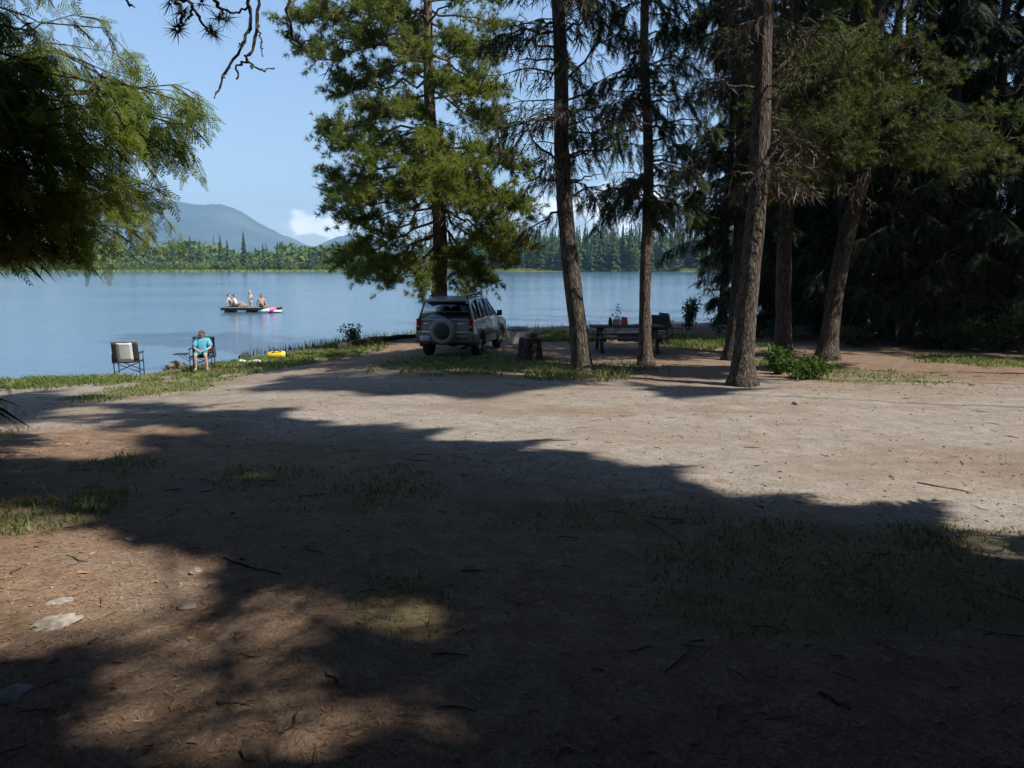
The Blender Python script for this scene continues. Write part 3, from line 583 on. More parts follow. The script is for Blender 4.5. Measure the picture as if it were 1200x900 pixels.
# dark wood on the right: a few individuals of two builds, copied
def wood_tree(name, base, Ht, r0, label, group, leaf, z0, L, n, size=.45, bk='bark_dark', dead=.12, ndead=24):
    base = np.asarray(base, float); r = thing(name, base, 0, label, 'tree', group)
    pa, ra = trunk(r, base, [base+np.array([0.15, 0.1, Ht*.5]), base+np.array([0.1, 0.3, Ht])], r0, 0.05, Ht, M[bk], 10); cr = Crown(); cr.sides = 4
    for o, t, k in rand_limbs(n, z0, Ht*0.97, L, 0.7, -0.25, 0.1, pa): cr.spruce(bpath(o, t, 0.08, 7, .2), 0.03, 0.75, 0.9, size, .12, dead, .6)
    for o, t, k in rand_limbs(ndead, 1.2, z0+2, 1.3, 1.8, -0.1, 0.0, pa): cr.dead(bpath(o, t, 0.05, 6, .2), 0.02, 1.0, .5, .6)
    cr.build(r, M[bk], lm(spruce=M[leaf])); return r
WL = 'dark shaded spruce in the gloomy wood at the right edge'
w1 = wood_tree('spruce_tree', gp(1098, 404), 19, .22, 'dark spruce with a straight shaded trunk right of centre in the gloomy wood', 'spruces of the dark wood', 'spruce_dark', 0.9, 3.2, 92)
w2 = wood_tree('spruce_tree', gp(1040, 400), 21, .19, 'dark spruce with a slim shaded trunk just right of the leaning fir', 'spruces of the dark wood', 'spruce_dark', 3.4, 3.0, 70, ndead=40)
WOOD = [(11.6, 28.6), (13.4, 27.3), (15.6, 27.0), (17.6, 26.2), (19.4, 27.4), (21.2, 25.6), (12.4, 33), (15.0, 33), (10.2, 31.2), (20.4, 33), (25, 33), (13.0, 31), (16.5, 29), (19.5, 30), (22.5, 27), (10.8, 34), (14.5, 36), (18.5, 36), (23, 34), (27, 31), (12.5, 42), (17, 44), (22, 42), (26, 25.5), (30, 28), (27, 40), (33, 34), (22.8, 21), (26, 22.5), (29.5, 20.5), (24.5, 18.6), (18, 52), (26, 52), (9.6, 36.8)]
for i, (x_, y_) in enumerate(WOOD):
    o = copy_tree((w1, w2)[i % 2]); o.location = (x_, y_, hz(x_, y_)); o.rotation_euler.z = rng.uniform(0, 6.3); s_ = rng.uniform(.85, 1.15); o.scale = (s_, s_, s_)
    o['label'] = WL
# ------------------------------------------------------------------ cedar at the left
base = np.array([-6.9, 8.2, 0]); base[2] = hz(*base[:2])
r = thing('cedar_tree', base, 0, 'cedar at the left edge with bright drooping fronds hanging over the lake view', 'tree')
pa, ra = trunk(r, base, [base+np.array([0.1, 0, 6.0]), base+np.array([0.1, 0.2, 13])], 0.26, 0.07, 13, M['bark_red'])
cr = Crown()
TIPS = [(238, 128, -.4), (232, 140, .1), (222, 158, -.3), (210, 150, .3), (215, 180, -.1), (228, 135, -.4), (205, 178, .2), (200, 120, 0), (215, 160, -.2), (185, 200, -.3), (205, 190, .3), (195, 240, -.2), (190, 265, .1), (180, 290, -.1), (150, 75, -.2), (130, 75, .4), (140, 130, -.8), (150, 170, -.9), (130, 300, -.5), (120, 330, -.4), (100, 330, -.6), (60, 335, -.3), (20, 320, -.6), (15, 340, .3), (85, 335, .3), (160, 270, -.6),
        (90, 30, -.4), (70, 0, -.6), (40, 40, -.8), (30, 110, -.9), (60, 150, -1.2), (90, 190, -1.1), (100, 240, -1.2), (70, 260, -1), (30, 220, -1.2), (20, 280, -1.1), (110, 110, -.9), (120, 210, -1), (140, 230, -1), (60, 80, -1), (10, 160, -1), (165, 225, .4), (90, 290, -.9), (45, 300, -1), (150, 215, -.6), (110, 265, -.2), (175, 250, .2)]
for (px, py, dd) in TIPS:
    tip = at(px, py-14-22*sstep(260, 320, py), 8.6+dd)-base; o = pa(max(0.8, tip[2]-rng.uniform(-.1, .5)+0.15*np.linalg.norm(tip[:2])*0.5)); cr.cedar(bpath(o, tip, 0.05, 10, .3), .025, .62, .19)
for o, t, k in rand_limbs(86, 2.7, 12.6, 2.8, .7, -.05, .3, pa): 
    w = t+base; q = w-np.array([0, 0, CAMZ]); d_ = q@FW
    if d_ > 0.5 and 600+FPX*q[0]/d_ > 170 and 450-FPX*(q@UP)/d_ > -30: continue
    cr.cedar(bpath(o, t, .06, 9, .25), .025, .6, .22)
zb = at(60, 318, 8.6)[2]-base[2]
for k in cr.P: cr.P[k] = [(P[m], D[m], L[m], q[m]) for (P, D, L, q) in cr.P[k] for m in [(P[:, 2]+.6*(vn(P[:, 0]*2.5, P[:, 1]*2.5, 61)-.5) > zb+.1*np.clip(P[:, 0], 0, 9)) & (vn(P[:, 0]*2.2+P[:, 2]*.7, P[:, 2]*2.6+P[:, 1], 62) > .16+.16*sstep(1.5, 3.4, P[:, 0]))]]
cr.build(r, M['bark_red'], lm())
# young cedar at the left edge of the clearing
base = gp(-38, 552); r = thing('cedar_sapling', base, 0, 'low cedar sapling poking in from the left edge above the dry grass', 'tree')
pa, ra = trunk(r, base, [base+np.array([0, 0, .5]), base+np.array([0.05, 0, .95])], .02, .006, .95, M['bark_red'], 6, 1.1); cr = Crown()
for o, t, k in rand_limbs(22, .2, .93, .5, .12, .1, .4, pa): cr.cedar(bpath(o, t, .04, 6, .1), .006, 1.2, .10)
cr.build(r, M['bark_red'], lm())

# ------------------------------------------------------------------ unseen trees behind and beside the camera, added and trimmed to shape the shade
LITPX = [[(120, 478), (150, 466), (230, 470), (290, 471), (330, 468), (450, 472), (520, 476), (600, 462), (650, 455), (700, 458), (740, 466), (780, 478), (830, 472), (880, 462), (960, 446), (1010, 425), (1300, 428), (1300, 632), (1200, 622), (1130, 612), (1060, 606), (1030, 612), (930, 602), (850, 584), (770, 574), (800, 556), (740, 552), (690, 545), (640, 543), (560, 527), (500, 518), (430, 514), (400, 502), (350, 506), (250, 490), (200, 490), (160, 480)],
         [(-200, 622), (100, 617), (170, 640), (215, 655), (255, 662), (268, 690), (235, 705), (215, 722), (190, 735), (150, 745), (90, 758), (40, 775), (-200, 800)],
         [(-100, 590), (60, 577), (120, 582), (140, 605), (60, 612), (-100, 612)], [(40, 527), (110, 518), (150, 522), (190, 530), (100, 541)], [(145, 566), (190, 560), (192, 575), (150, 580)],
         [(140, 503), (180, 497), (265, 507), (230, 513)], [(270, 556), (320, 548), (322, 562), (275, 566)], [(0, 548), (45, 545), (70, 555), (0, 562)], [(60, 480), (110, 476), (130, 484), (80, 489)]]
LITPX += [[(120, 446), (330, 418), (330, 440), (260, 462), (170, 470), (130, 462)]]
LITC = [(333, 712, 22), (317, 737, 34), (438, 714, 16), (470, 727, 18), (498, 716, 10), (267, 775, 22), (129, 792, 20), (221, 829, 22), (271, 829, 18), (346, 846, 20), (417, 858, 34), (433, 840, 22), (470, 842, 14), (387, 879, 26), (142, 846, 20), (179, 867, 20), (100, 842, 16), (383, 662, 16), (230, 785, 22), (283, 871, 22), (325, 892, 24), (225, 892, 22), (375, 800, 20), (462, 802, 18), (530, 818, 26), (560, 885, 42), (873, 815, 22), (520, 704, 18), (270, 646, 22), (180, 820, 18), (60, 860, 20), (240, 755, 16), (700, 607, 14), (905, 627, 16), (985, 630, 14), (1150, 640, 26), (420, 605, 10)]
for k in range(26): LITC.append((rng.uniform(60, 600), rng.uniform(660, 895), rng.uniform(8, 20)))
for k in range(16): LITC.append((rng.uniform(180, 1000), rng.uniform(540, 880), rng.uniform(5, 12)))
LIT = [[tuple(gp(*p)[:2]) for p in poly] for poly in LITPX]
LITR = []
for (px, py, rr) in LITC:
    c = gp(px, py); a = gp(px, py-rr*.7); d = float((c-[0, 0, CAMZ])@FW); LITR.append((c[0], c[1], 1.2*rr*d/FPX+.05, max(.13, 1.2*abs(a[1]-c[1])+.05)))
def shade_ok(P, only=None):
    """False for twigs that would shade the sunny openings, or hang in view"""
    g = np.array([P[:, 0], P[:, 1]]); zz = P[:, 2].copy()
    for _ in range(4):
        t = (P[:, 2]-zz)/-LD[2]; gx_ = P[:, 0]+LD[0]*t; gy_ = P[:, 1]+LD[1]*t; zz = -(0.043+0.021*(1-sstep(-9.5, -3, gx_)))*np.clip(gy_, 0, 21.5)
    lit = np.zeros(len(P), bool); jx = gx_+(vn(gx_*3, gy_*3, 41)-.5)*.35+(vn(gx_*9, gy_*9, 43)-.5)*.12; jy = gy_+(vn(gx_*3, gy_*3, 42)-.5)*.35+(vn(gx_*9, gy_*9, 44)-.5)*.12
    u = gx_*-.79+gy_*.61; w = gx_*.61+gy_*.79               # along and across the edge of the big shadow: noise spikes shape its fringe
    sp_ = -.35+1.0*vn(u*.5, 0*u, 45)**1.5+1.7*vn(u*2.1+w*.5, 0*u+3, 46)**3+.9*vn(u*4.2+w*.8, w*.6, 47)**2; fx = gx_-.61*sp_; fy = gy_-.79*sp_
    for i, poly in enumerate(LIT[:only]): lit |= inpoly(*((fx, fy) if i == 0 else (jx, jy)), poly)
    for (cx, cy, rx, ry) in (LITR if only is None else []): lit |= ((jx-cx)/rx)**2+((jy-cy)/ry)**2 < 1
    q = P-np.array([0, 0, CAMZ]); d = q@FW; ok = d > 0.3; dd = np.where(ok, d, 1)
    lit |= ~sunny(P)
    mg = 0.95*FPX/dd
    vis = (ok & (np.abs(q[:, 0]/dd*FPX) < 600+mg) & (450-(q@UP)/dd*FPX > -mg)) | ((np.hypot(P[:, 0], P[:, 1]) < 4.6) & (P[:, 2] < 4.4))
    return ~lit & ~vis
SHADE = [(5.0, 3.2, 25), (8.5, 2.7, 26), (7.8, 1.5, 23), (5.6, -0.9, 21), (10.3, -2.5, 24), (4.2, -1.6, 17), (11.8, -3.0, 25), (3.8, -3.2, 22), (8.2, -3.4, 25), (13.5, -0.4, 26), (0.6, -3.4, 20), (6.0, -7.0, 24), (-3.4, -2.4, 18), (10.5, -6.5, 25), (1.2, -6.0, 22), (-6.5, -2.2, 17), (-3.4, -6, 20), (15.5, -3.5, 25), (-7.8, 3.2, 21), (-10.4, 8.4, 20), (-8.5, -1.6, 20), (17.3, 8.3, 30), (18.5, 12.0, 28), (15.5, 16.2, 26)]
for i, (x_, y_, Ht) in enumerate(SHADE):
    base = np.array([x_, y_, hz(x_, y_)])
    r = thing('spruce_tree', base, 0, 'tall unseen spruce outside the view, added and trimmed to shade the clearing', 'tree', 'unseen spruces added to shade the clearing')
    zt = np.linspace(2, Ht, 60); hit = ~shade_ok(base+np.stack([zt*0, zt*0, zt], 1), 1)
    if hit.any() and i < 21: Ht = max(6.0, zt[np.argmax(hit)]-.4)
    pa, ra = trunk(r, base, [base+np.array([.1, .1, Ht*.5]), base+np.array([0, .2, Ht])], (.26 if i < 21 else .16 if i == 23 else .035 if i == 21 else .07), .03, Ht, M['bark_dark'], 10); cr = Crown(); cr.sides = 4
    Lm = 5.8 if i < 21 else 4.2
    for o, t, k in rand_limbs(int(Ht*(9 if i < 3 else 7)), 2.2, Ht*.97, Lm, 7.2 if i < 3 else 4.0 if i < 21 else 1.6, -.1, .15, pa):
        m_ = shade_ok(base+o+(t-o)*np.linspace(.1, 1, 12)[:, None], 2)
        if not m_[:3].all(): continue
        if not m_.all(): t = o+(t-o)*(np.argmin(m_)/12)
        cr.spruce(bpath(o, t, .06, 7, .15), .02, .7, .5, .72, .05, .0, .8)
    cr.filt(base); cr.build(r, M['bark_dark'], lm(spruce=M['spruce_dark']))
    if i == 6: sh0 = r
for (x_, y_) in ((-9, -7), (-13, -3), (-17, 2), (-6, -13), (1, -14), (8, -14), (16, -13), (20, -6), (-13, -11), (-20, -6), (-21, 6)):  # more unseen spruces, added to block skylight and deepen the foreground shade
    o = copy_tree(w1); o.location = (x_, y_, hz(x_, y_)); o.rotation_euler.z = rng.uniform(0, 6.3)
    o['label'] = 'tall unseen spruce outside the view, added and trimmed to shade the clearing'; o['group'] = 'unseen spruces added to shade the clearing'
# ------------------------------------------------------------------ far shore
def far_tree(b, p, h, w, kind, n=None):
    """one distant tree added to a mesh builder: conifer of ragged drooping tiers, or a rounded broadleaf crown"""
    p = np.asarray(p, float)
    b.tube(np.array([p, p+[0, 0, h*.3], p+[0, 0, h*.9]]), [h*.016, h*.012, h*.004], 4, 1, cap=False)
    if kind == 0:
        n = n or 120; t = rng.random(n)**0.8; a = rng.uniform(0, 2*np.pi, n); r_ = w*(1-t)**0.85*rng.uniform(.45, 1.15, n)+.12
        c = p+np.stack([0*t, 0*t, h*(.1+.9*t)], 1); out = np.stack([np.cos(a), np.sin(a), 0*a], 1); sd_ = np.stack([-np.sin(a), np.cos(a), 0*a], 1)
        tip = c+out*r_[:, None]-np.stack([0*t, 0*t, r_*.45], 1); wd = (r_*.38+.12)[:, None]
        V = np.stack([c+np.array([0, 0, h*.035]), tip+sd_*wd, tip-sd_*wd], 1); b.soup(V.reshape(-1, 3), 0)
    else:
        n = n or 110; d = norm(rng.normal(size=(n, 3))); rr = rng.uniform(.55, 1.05, n)[:, None]*(1+.5*(vn(d[:, 0]*2+p[0], d[:, 1]*2+d[:, 2]*2, 3)-.5))[:, None]
        c = p+np.array([0, 0, h*.56])+d*rr*np.array([w, w, h*.44]); q = norm(rng.normal(size=(n, 3))); q2 = norm(np.cross(q, rng.normal(size=(n, 3)))); s_ = w*.26
        V = np.stack([c+q*s_, c-q*s_*.6+q2*s_, c-q*s_*.6-q2*s_], 1); b.soup(V.reshape(-1, 3), 0)
FMC = [M['far_conifer'], M['bark_dark']]; FML = [M['far_leaf'], M['bark_grey']]
def farpos(px, d): X_ = (px-600)/FPX*d; return np.array([X_, d, hz(X_, d)])
# individuals that stand out, two or three builds copied along the shore
protos = []
for hgt, wid, kind in ((20, 2.6, 0), (17, 2.4, 0), (14, 3.4, 1), (21, 2.9, 0)):
    b = MB(); far_tree(b, (0, 0, 0), hgt, wid, kind, 260 if kind == 0 else 240)
    protos.append(b.build('far_spruce' if kind == 0 else 'far_broadleaf_tree', FMC if kind == 0 else FML))
used = set()
def place_far(k, px, d, s_, label, cat, group):
    o = protos[k]
    if k in used: o = o.copy(); C.objects.link(o)
    used.add(k); o.location = farpos(px, d); o.rotation_euler.z = rng.uniform(0, 6.3); o.scale = (s_, s_, s_); tag(o, label, cat, group); return o
ORD = 'first second third fourth fifth sixth seventh eighth ninth tenth eleventh last'.split()
for i, (px, top) in enumerate(((160, 276), (178, 281), (208, 277), (228, 281), (239, 285), (263, 280), (271, 284), (290, 276), (312, 284), (329, 281), (366, 286), (374, 292))):
    d = 352+rng.uniform(0, 10); p = farpos(px, d); hh = CAMZ+(310-top)/FPX*d-p[2]
    place_far(0 if rng.random() < .6 else 1, px, d, hh/18.5, ORD[i]+' dark spruce spire from the left above the low far woods on the left', 'tree', 'spruce spires on the far left shore')
for i in range(46):
    px = 566+i*6.6+rng.uniform(-4, 4); d = 361+rng.uniform(0, 14)+max(0, px-800)*0
    k = rng.choice([0, 1, 3, 2], p=[.36, .24, .26, .14]); s_ = rng.uniform(.6, 1.1)
    place_far(int(k), px, d, s_, 'tree in the front rank of the far forest, beyond the lake behind the tall trunks', 'tree', 'front trees of the far forest')
bc = MB(); bl = MB()
for i in range(2100):                                       # the wooded slope across the lake
    X_ = rng.uniform(-45, 200); dp = rng.uniform(0, 1)**1.3*150; Y_ = 372+dp; sd_ = float(shore_d(np.array([X_]), np.array([Y_]))[0])
    if sd_ < 5: continue
    if X_ < -10 and rng.random() < .5: continue
    p = (X_, Y_, hz(X_, Y_)); k = rng.random() < .74; hh = rng.uniform(12, 22)
    far_tree(bc if k else bl, p, hh*(1.0 if k else .72), hh*(.135 if k else .2), 0 if k else 1, 64)
tag(bc.build('far_conifer_forest', FMC), kind='stuff'); tag(bl.build('far_broadleaf_wood', FML), kind='stuff')
bl = MB(); bc = MB()
for i in range(2300):                                       # low woods and willow scrub on the left shore
    X_ = rng.uniform(-330, -40); dp = rng.random()**1.2; sy = np.interp(X_, [-300, -180, -110, -20], [322, 330, 345, 352]); Y_ = sy+7+dp*70
    p = (X_, Y_, hz(X_, Y_)); hh = (3.2+7.5*min(1, dp*2.2))*rng.uniform(.55, 1.25)*(.55+.8*float(vn(X_*.045, dp*3, 33)))*np.interp(X_, [-130, -70, -45], [1, .8, .55])
    if rng.random() < .12 and dp > .3: far_tree(bc, p, hh*1.25, hh*.19, 0, 44)
    else: far_tree(bl, p, hh, hh*.42, 1, 52)
tag(bl.build('far_scrub', FML), kind='stuff'); tag(bc.build('far_young_conifers', FMC), kind='stuff')
M['reed'] = leafmat('reeds', [(0.15, 0.20, 0.05), (0.22, 0.27, 0.075), (0.32, 0.33, 0.11)], .3, scale=.05)
b = MB(); n = 14000
X_ = np.concatenate([rng.uniform(-320, -40, n), rng.uniform(-40, 104, n)]); sy = np.interp(X_, [-300, -180, -110, -20, 60, 104], [322, 330, 345, 352, 372, 345]); Y_ = sy+rng.uniform(-.5, 13, 2*n); Z_ = np.maximum(H(X_, Y_), WATER)
hh = rng.uniform(.5, 1.3, 2*n); a = rng.uniform(0, 6.3, 2*n); P = np.stack([X_, Y_, Z_-.1], 1); wv = np.stack([np.cos(a), np.sin(a), 0*a], 1)*.35; tip = P+np.stack([rng.normal(size=2*n)*.2, rng.normal(size=2*n)*.2, hh], 1)
b.soup(np.stack([P-wv, P+wv, tip], 1).reshape(-1, 3)); tag(b.build('far_reeds', M['reed']), kind='stuff')

# ------------------------------------------------------------------ ground cover
b = MB()
for (cx, cy, rx, ry, dn, hh, dry) in PW:
    n = int(min(20000, 1.5*dn*rx*ry*4)); x_ = cx+rx*1.1*rng.uniform(-1, 1, n); y_ = cy+ry*1.15*rng.uniform(-1, 1, n)
    dd = 1-((x_-cx)/rx)**2-((y_-cy)/ry)**2; keep = (dd+1.3*(vn(x_*2.1, y_*2.1, 8)-.5)+.6*(vn(x_*6, y_*6, 9)-.5)) > rng.uniform(0, .55, n); keep &= shore_d(x_, y_) > .15
    x_ = x_[keep]; y_ = y_[keep]; n = len(x_); P = np.stack([x_, y_, H(x_, y_)-.01], 1)
    if n == 0: continue
    a = rng.uniform(0, 6.3, n); L = hh*rng.uniform(.4, 1.35, n)*(.6+.8*vn(x_*1.7, y_*1.7, 15)); dep = np.maximum(2, y_)
    wv = np.stack([np.cos(a), np.sin(a), 0*a], 1)*(0.0022+0.00065*dep)[:, None]; ln = rng.normal(size=(n, 2))*.7*L[:, None]
    mid = P+np.stack([ln[:, 0]*.35, ln[:, 1]*.35, L*.6], 1); tip = P+np.stack([ln[:, 0], ln[:, 1], L*.95], 1)
    b.soup(np.stack([P-wv, P+wv, mid+wv*.6, P-wv, mid+wv*.6, mid-wv*.6, mid-wv*.6, mid+wv*.6, tip], 1).reshape(-1, 3))
tag(b.build('grass', M['grass']), kind='stuff')
# reeds and taller grass on the near bank
b = MB(); n = 1500; px = rng.uniform(330, 700, n); X_ = rng.uniform(-9.2, 4, n); ys = np.interp(X_, [-10.2, -8.3, -6.9, -3, 2, 8.5], [25.2, 30, 33.3, 35.6, 37.5, 40.5]); Y_ = ys-rng.uniform(-.6, 1.2, n); P = np.stack([X_, Y_, np.maximum(H(X_, Y_), WATER-.05)], 1)
hh = rng.uniform(.12, .42, n); a = rng.uniform(0, 6.3, n); wv = np.stack([np.cos(a), np.sin(a), 0*a], 1)*.02; tip = P+np.stack([rng.normal(size=n)*.06, rng.normal(size=n)*.06, hh], 1)
b.soup(np.stack([P-wv, P+wv, tip], 1).reshape(-1, 3)); tag(b.build('bank_grass', M['grass']), kind='stuff')
# fallen needles and bits of bark
b = MB(); n = 52000; y_ = 1.6+rng.random(n)**1.5*14; x_ = rng.uniform(-1, 1, n)*(.72*y_+.6)
k = (edge_d(x_, y_) < 0.8) | ((y_ > 14.5)); x_ = x_[k]; y_ = y_[k]; n = len(x_); a = rng.uniform(0, 6.3, n); L = rng.uniform(.012, .034, n)*(1+.06*y_); d = np.stack([np.cos(a), np.sin(a), rng.normal(size=n)*.15], 1)
P = np.stack([x_, y_, H(x_, y_)+.004+rng.random(n)*.006], 1); wv = np.stack([-np.sin(a), np.cos(a), 0*a], 1)*(.0011+.00042*y_)[:, None]; wv[:, 2] += .001
b.soup(np.stack([P-d*L[:, None]-wv, P-d*L[:, None]+wv, P+d*L[:, None]], 1).reshape(-1, 3))
n = 4200; y_ = 1.8+rng.random(n)**1.3*20; x_ = rng.uniform(-1, 1, n)*(.72*y_+.6); k = (edge_d(x_, y_) < .5) | (y_ > 15) | (rng.random(n) < .08); x_ = x_[k]; y_ = y_[k]; n = len(x_); L = rng.uniform(.008, .022, n)*(1+.05*y_); P = np.stack([x_, y_, H(x_, y_)+.006], 1); q = rng.normal(size=(n, 3, 3))*np.array([1, 1, .25]); b.soup((P[:, None]+q*L[:, None, None]).reshape(-1, 3))
tag(b.build('fallen_needles', M['needle_litter']), kind='stuff')
# twigs lying about
b = MB()
for i in range(330):
    y_ = 1.9+rng.random()**1.3*18; x_ = rng.uniform(-1, 1)*(.7*y_+.5); a = rng.uniform(0, 6.3); L = rng.uniform(.04, .22)*(1.6 if rng.random() < .08 else 1); t = np.linspace(-.5, .5, 4); px_ = x_+np.cos(a)*t*L+rng.normal(size=4)*.012; py_ = y_+np.sin(a)*t*L+rng.normal(size=4)*.012
    b.tube(np.stack([px_, py_, H(px_, py_)+.008], 1), np.array([.6, 1, .8, .4])*rng.uniform(.002, .006), 4)
tag(b.build('fallen_twigs', M['lichen']), kind='stuff')
# pebbles of the gravel
ico = np.array([(0, 0, 1), (1, 0, .1), (.3, .95, 0), (-.8, .6, .1), (-.8, -.6, 0), (.3, -.95, .1), (0, 0, -1)]); icf = np.array([(0, 1, 2), (0, 2, 3), (0, 3, 4), (0, 4, 5), (0, 5, 1), (6, 2, 1), (6, 3, 2), (6, 4, 3), (6, 5, 4), (6, 1, 5)])
n = 8000; y_ = 4+rng.random(n)**1.2*15; x_ = rng.uniform(-.75, .75, n)*y_; k = (edge_d(x_, y_) > -.6) | (rng.random(n) < .08); x_ = x_[k]; y_ = y_[k]; n = len(x_); s_ = .004+.016*rng.random(n)**6+.0004*y_
a = rng.uniform(0, 6.3, n); V = ico[None]*rng.uniform(.7, 1.2, (n, 7, 1))*s_[:, None, None]*np.array([1, 1, .4]); ca, sa = np.cos(a)[:, None], np.sin(a)[:, None]
V = np.stack([V[..., 0]*ca-V[..., 1]*sa, V[..., 0]*sa+V[..., 1]*ca, V[..., 2]], -1)+np.stack([x_, y_, H(x_, y_)+s_*.2], 1)[:, None]
b = MB(); b.raw(V.reshape(-1, 3), (icf[None]+7*np.arange(n)[:, None, None]).reshape(-1, 3))
M['pebble'] = leafmat('pebbles', [(0.18, 0.145, 0.12), (0.27, 0.235, 0.20), (0.38, 0.35, 0.32)], 0.0, .85)
tag(b.build('pebbles', M['pebble']), kind='stuff')

# stones worth naming
M['stone'] = simple('grey_stone', (0.20, 0.17, 0.145), .9, var=.35, scale=16); M['stone_pale'] = simple('pale_stone', (0.27, 0.235, 0.20), .9, var=.35, scale=22)
def stone(px, py, r, label, m='stone', seed=0, sink=.3):
    p = gp(px, py); b = MB(); b.ball((0, 0, r[2]*(1-sink)-r[2]*.4), r, 0, 22, .38, int(seed)); v = b.v[-1]; v += (v/np.array(r))*(np.array(r)*.28)*(vn(v[:, 0]*38+seed, v[:, 1]*38+v[:, 2]*60, 9)-.5)[:, None]+(v/np.array(r))*(np.array(r)*.3)*(vn(v[:, 0]*13+seed, v[:, 1]*13, 19)-.5)[:, None]; o = b.build('stone', M[m], smooth=False, loc=p); o.rotation_euler.z = seed; return tag(o, label, 'stone')
stone(66, 730, (.11, .08, .016), 'flat pale stone set in the sunny needle litter at the lower left', 'stone_pale', 1)
stone(68, 706, (.04, .07, .012), 'narrow pale stone just above the flat stone in the sunny litter', 'stone_pale', 2.2)
stone(230, 671, (.042, .035, .022), 'small bright pebble-like stone on the right side of the sunny litter patch', 'stone_pale', 4)
stone(155, 632, (.07, .04, .014), 'low stone on the upper edge of the sunny litter patch', 'stone', 5.3)
stone(218, 712, (.05, .045, .02), 'grey stone where the sunny patch meets the shade', 'stone', 6.3)
stone(14, 815, (.09, .07, .012), 'wide flat stone in the shade at the lower left corner', 'stone', 7.7)
stone(932, 474, (.055, .05, .045), 'single dark-sided stone on the gravel below the green bush', 'stone_pale', 8.1)
stone(1140, 452, (.07, .05, .04), 'small stone on the gravel near the right wood', 'stone', 9)
stone(206, 432, (.36, .22, .18), 'rounded rock at the water edge between the two camp chairs', 'stone', 10.5)
def stick(pxs, r_, label, m='twig'):
    P = np.array([gp(*q) for q in pxs]); P[:, 2] += r_*.8; t = np.linspace(0, 1, 12); k = np.linspace(0, 1, len(P)); Q = np.stack([np.interp(t, k, P[:, i]) for i in range(3)], 1); Q[:, 2] = H(Q[:, 0], Q[:, 1])+r_*.7; c = Q.mean(0)
    Q[1:-1, :2] += rng.normal(size=(10, 2))*r_*.8; b = MB(); b.tube(Q-c, np.linspace(r_, r_*.5, 12)*rng.uniform(.85, 1.15, 12), 7); return tag(b.build('fallen_stick', M[m], loc=c), label, 'stick')
stick([(262, 655), (290, 664), (330, 674)], .007, 'thin dark stick lying across the shade right of the sunny patch', 'bark_dark')
stick([(962, 812), (980, 824), (998, 832)], .009, 'short stick in the dark shade at the lower right', 'lichen')
stick([(1075, 566), (1120, 574), (1140, 578)], .007, 'curved stick on the gravel near the right edge')
stick([(255, 824), (300, 826)], .008, 'pale straight twig among the dapples at the lower left', 'lichen')
stick([(398, 412), (440, 402), (488, 397)], .16, 'dark driftwood log along the water edge left of the car', 'bark_dark')

# ------------------------------------------------------------------ shrubs
def shrub(name, px, py, h, w, n, leaf, m, label, cat='bush', stems=9, ratio=1.0, D=None, lobes=1.0):
    base = gp(px, py); r = thing(name, base, 0, label, cat); b = MB(); P = []; D_ = []
    for i in range(stems):
        a = rng.uniform(0, 6.3); q = w*rng.uniform(.15, 1)*lobes; tip = np.array([q*math.cos(a), q*math.sin(a)*.8, h*rng.uniform(.6, 1.05)]); pts = bpath((rng.normal()*.03, rng.normal()*.03, -.03), tip, .06, 7, .3); b.tube(pts, np.linspace(.012, .004, 7)*max(1, h*.8), 4, cap=False)
        k = n//stems; t = rng.uniform(.2, 1, k); p, d = along(pts, t); dd = norm(d*.4+rng.normal(size=(k, 3))*.8); ln = rng.uniform(.02, .3, k)*w*.9; P.append(p+dd*ln[:, None]); D_.append(norm(dd+np.array([0, 0, -.15])))
    b.build('stems', M['twig'], r); P = np.concatenate(P); D_ = np.concatenate(D_); P[:, 2] = np.maximum(P[:, 2], .02)
    f = MB(); f.soup(expand(P, D_, leaf*rng.uniform(.6, 1.3, len(P)), 'leaf', rng.uniform(0, 6, len(P)))); f.build('foliage', M[m], r); return r
shrub('green_bush', 911, 438, .56, .34, 1100, .08, 'shrub', 'leafy bright green bush at the foot of the reddish trunk, left half of the pair')
shrub('green_bush', 942, 444, .44, .62, 1300, .08, 'shrub', 'leafy bright green bush beside the foot of the leaning trunk, right half of the pair')
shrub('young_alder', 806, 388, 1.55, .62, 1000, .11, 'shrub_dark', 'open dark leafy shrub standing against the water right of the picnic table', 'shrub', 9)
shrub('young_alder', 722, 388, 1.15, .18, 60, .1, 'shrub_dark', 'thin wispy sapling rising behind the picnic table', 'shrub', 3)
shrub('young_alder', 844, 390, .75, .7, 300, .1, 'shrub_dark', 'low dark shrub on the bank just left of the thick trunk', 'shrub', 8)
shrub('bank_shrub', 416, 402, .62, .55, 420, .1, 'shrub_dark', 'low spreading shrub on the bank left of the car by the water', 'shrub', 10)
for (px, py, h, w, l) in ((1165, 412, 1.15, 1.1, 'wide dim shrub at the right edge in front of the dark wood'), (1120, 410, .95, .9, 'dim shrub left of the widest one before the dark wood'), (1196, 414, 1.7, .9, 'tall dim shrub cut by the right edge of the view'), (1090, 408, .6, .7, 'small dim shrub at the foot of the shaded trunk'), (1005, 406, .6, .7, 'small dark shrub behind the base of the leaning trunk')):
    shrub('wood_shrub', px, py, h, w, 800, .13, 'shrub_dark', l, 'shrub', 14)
b = MB(); p = gp(777, 400); pts = []
for dx, dz in ((-.09, .32), (0, .36), (.08, .34), (.03, .22)): b.tube(np.array([(0, 0, -.02), (dx*.4, 0, dz*.5), (dx, .02, dz)]), [.022, .016, .006], 5)
M['pale_stem'] = simple('pale_stem', (0.42, 0.40, 0.30), .8); tag(b.build('pale_plant', M['pale_stem'], loc=p), 'small pale forked stem poking from the grass by the dark folding chairs', 'plant')

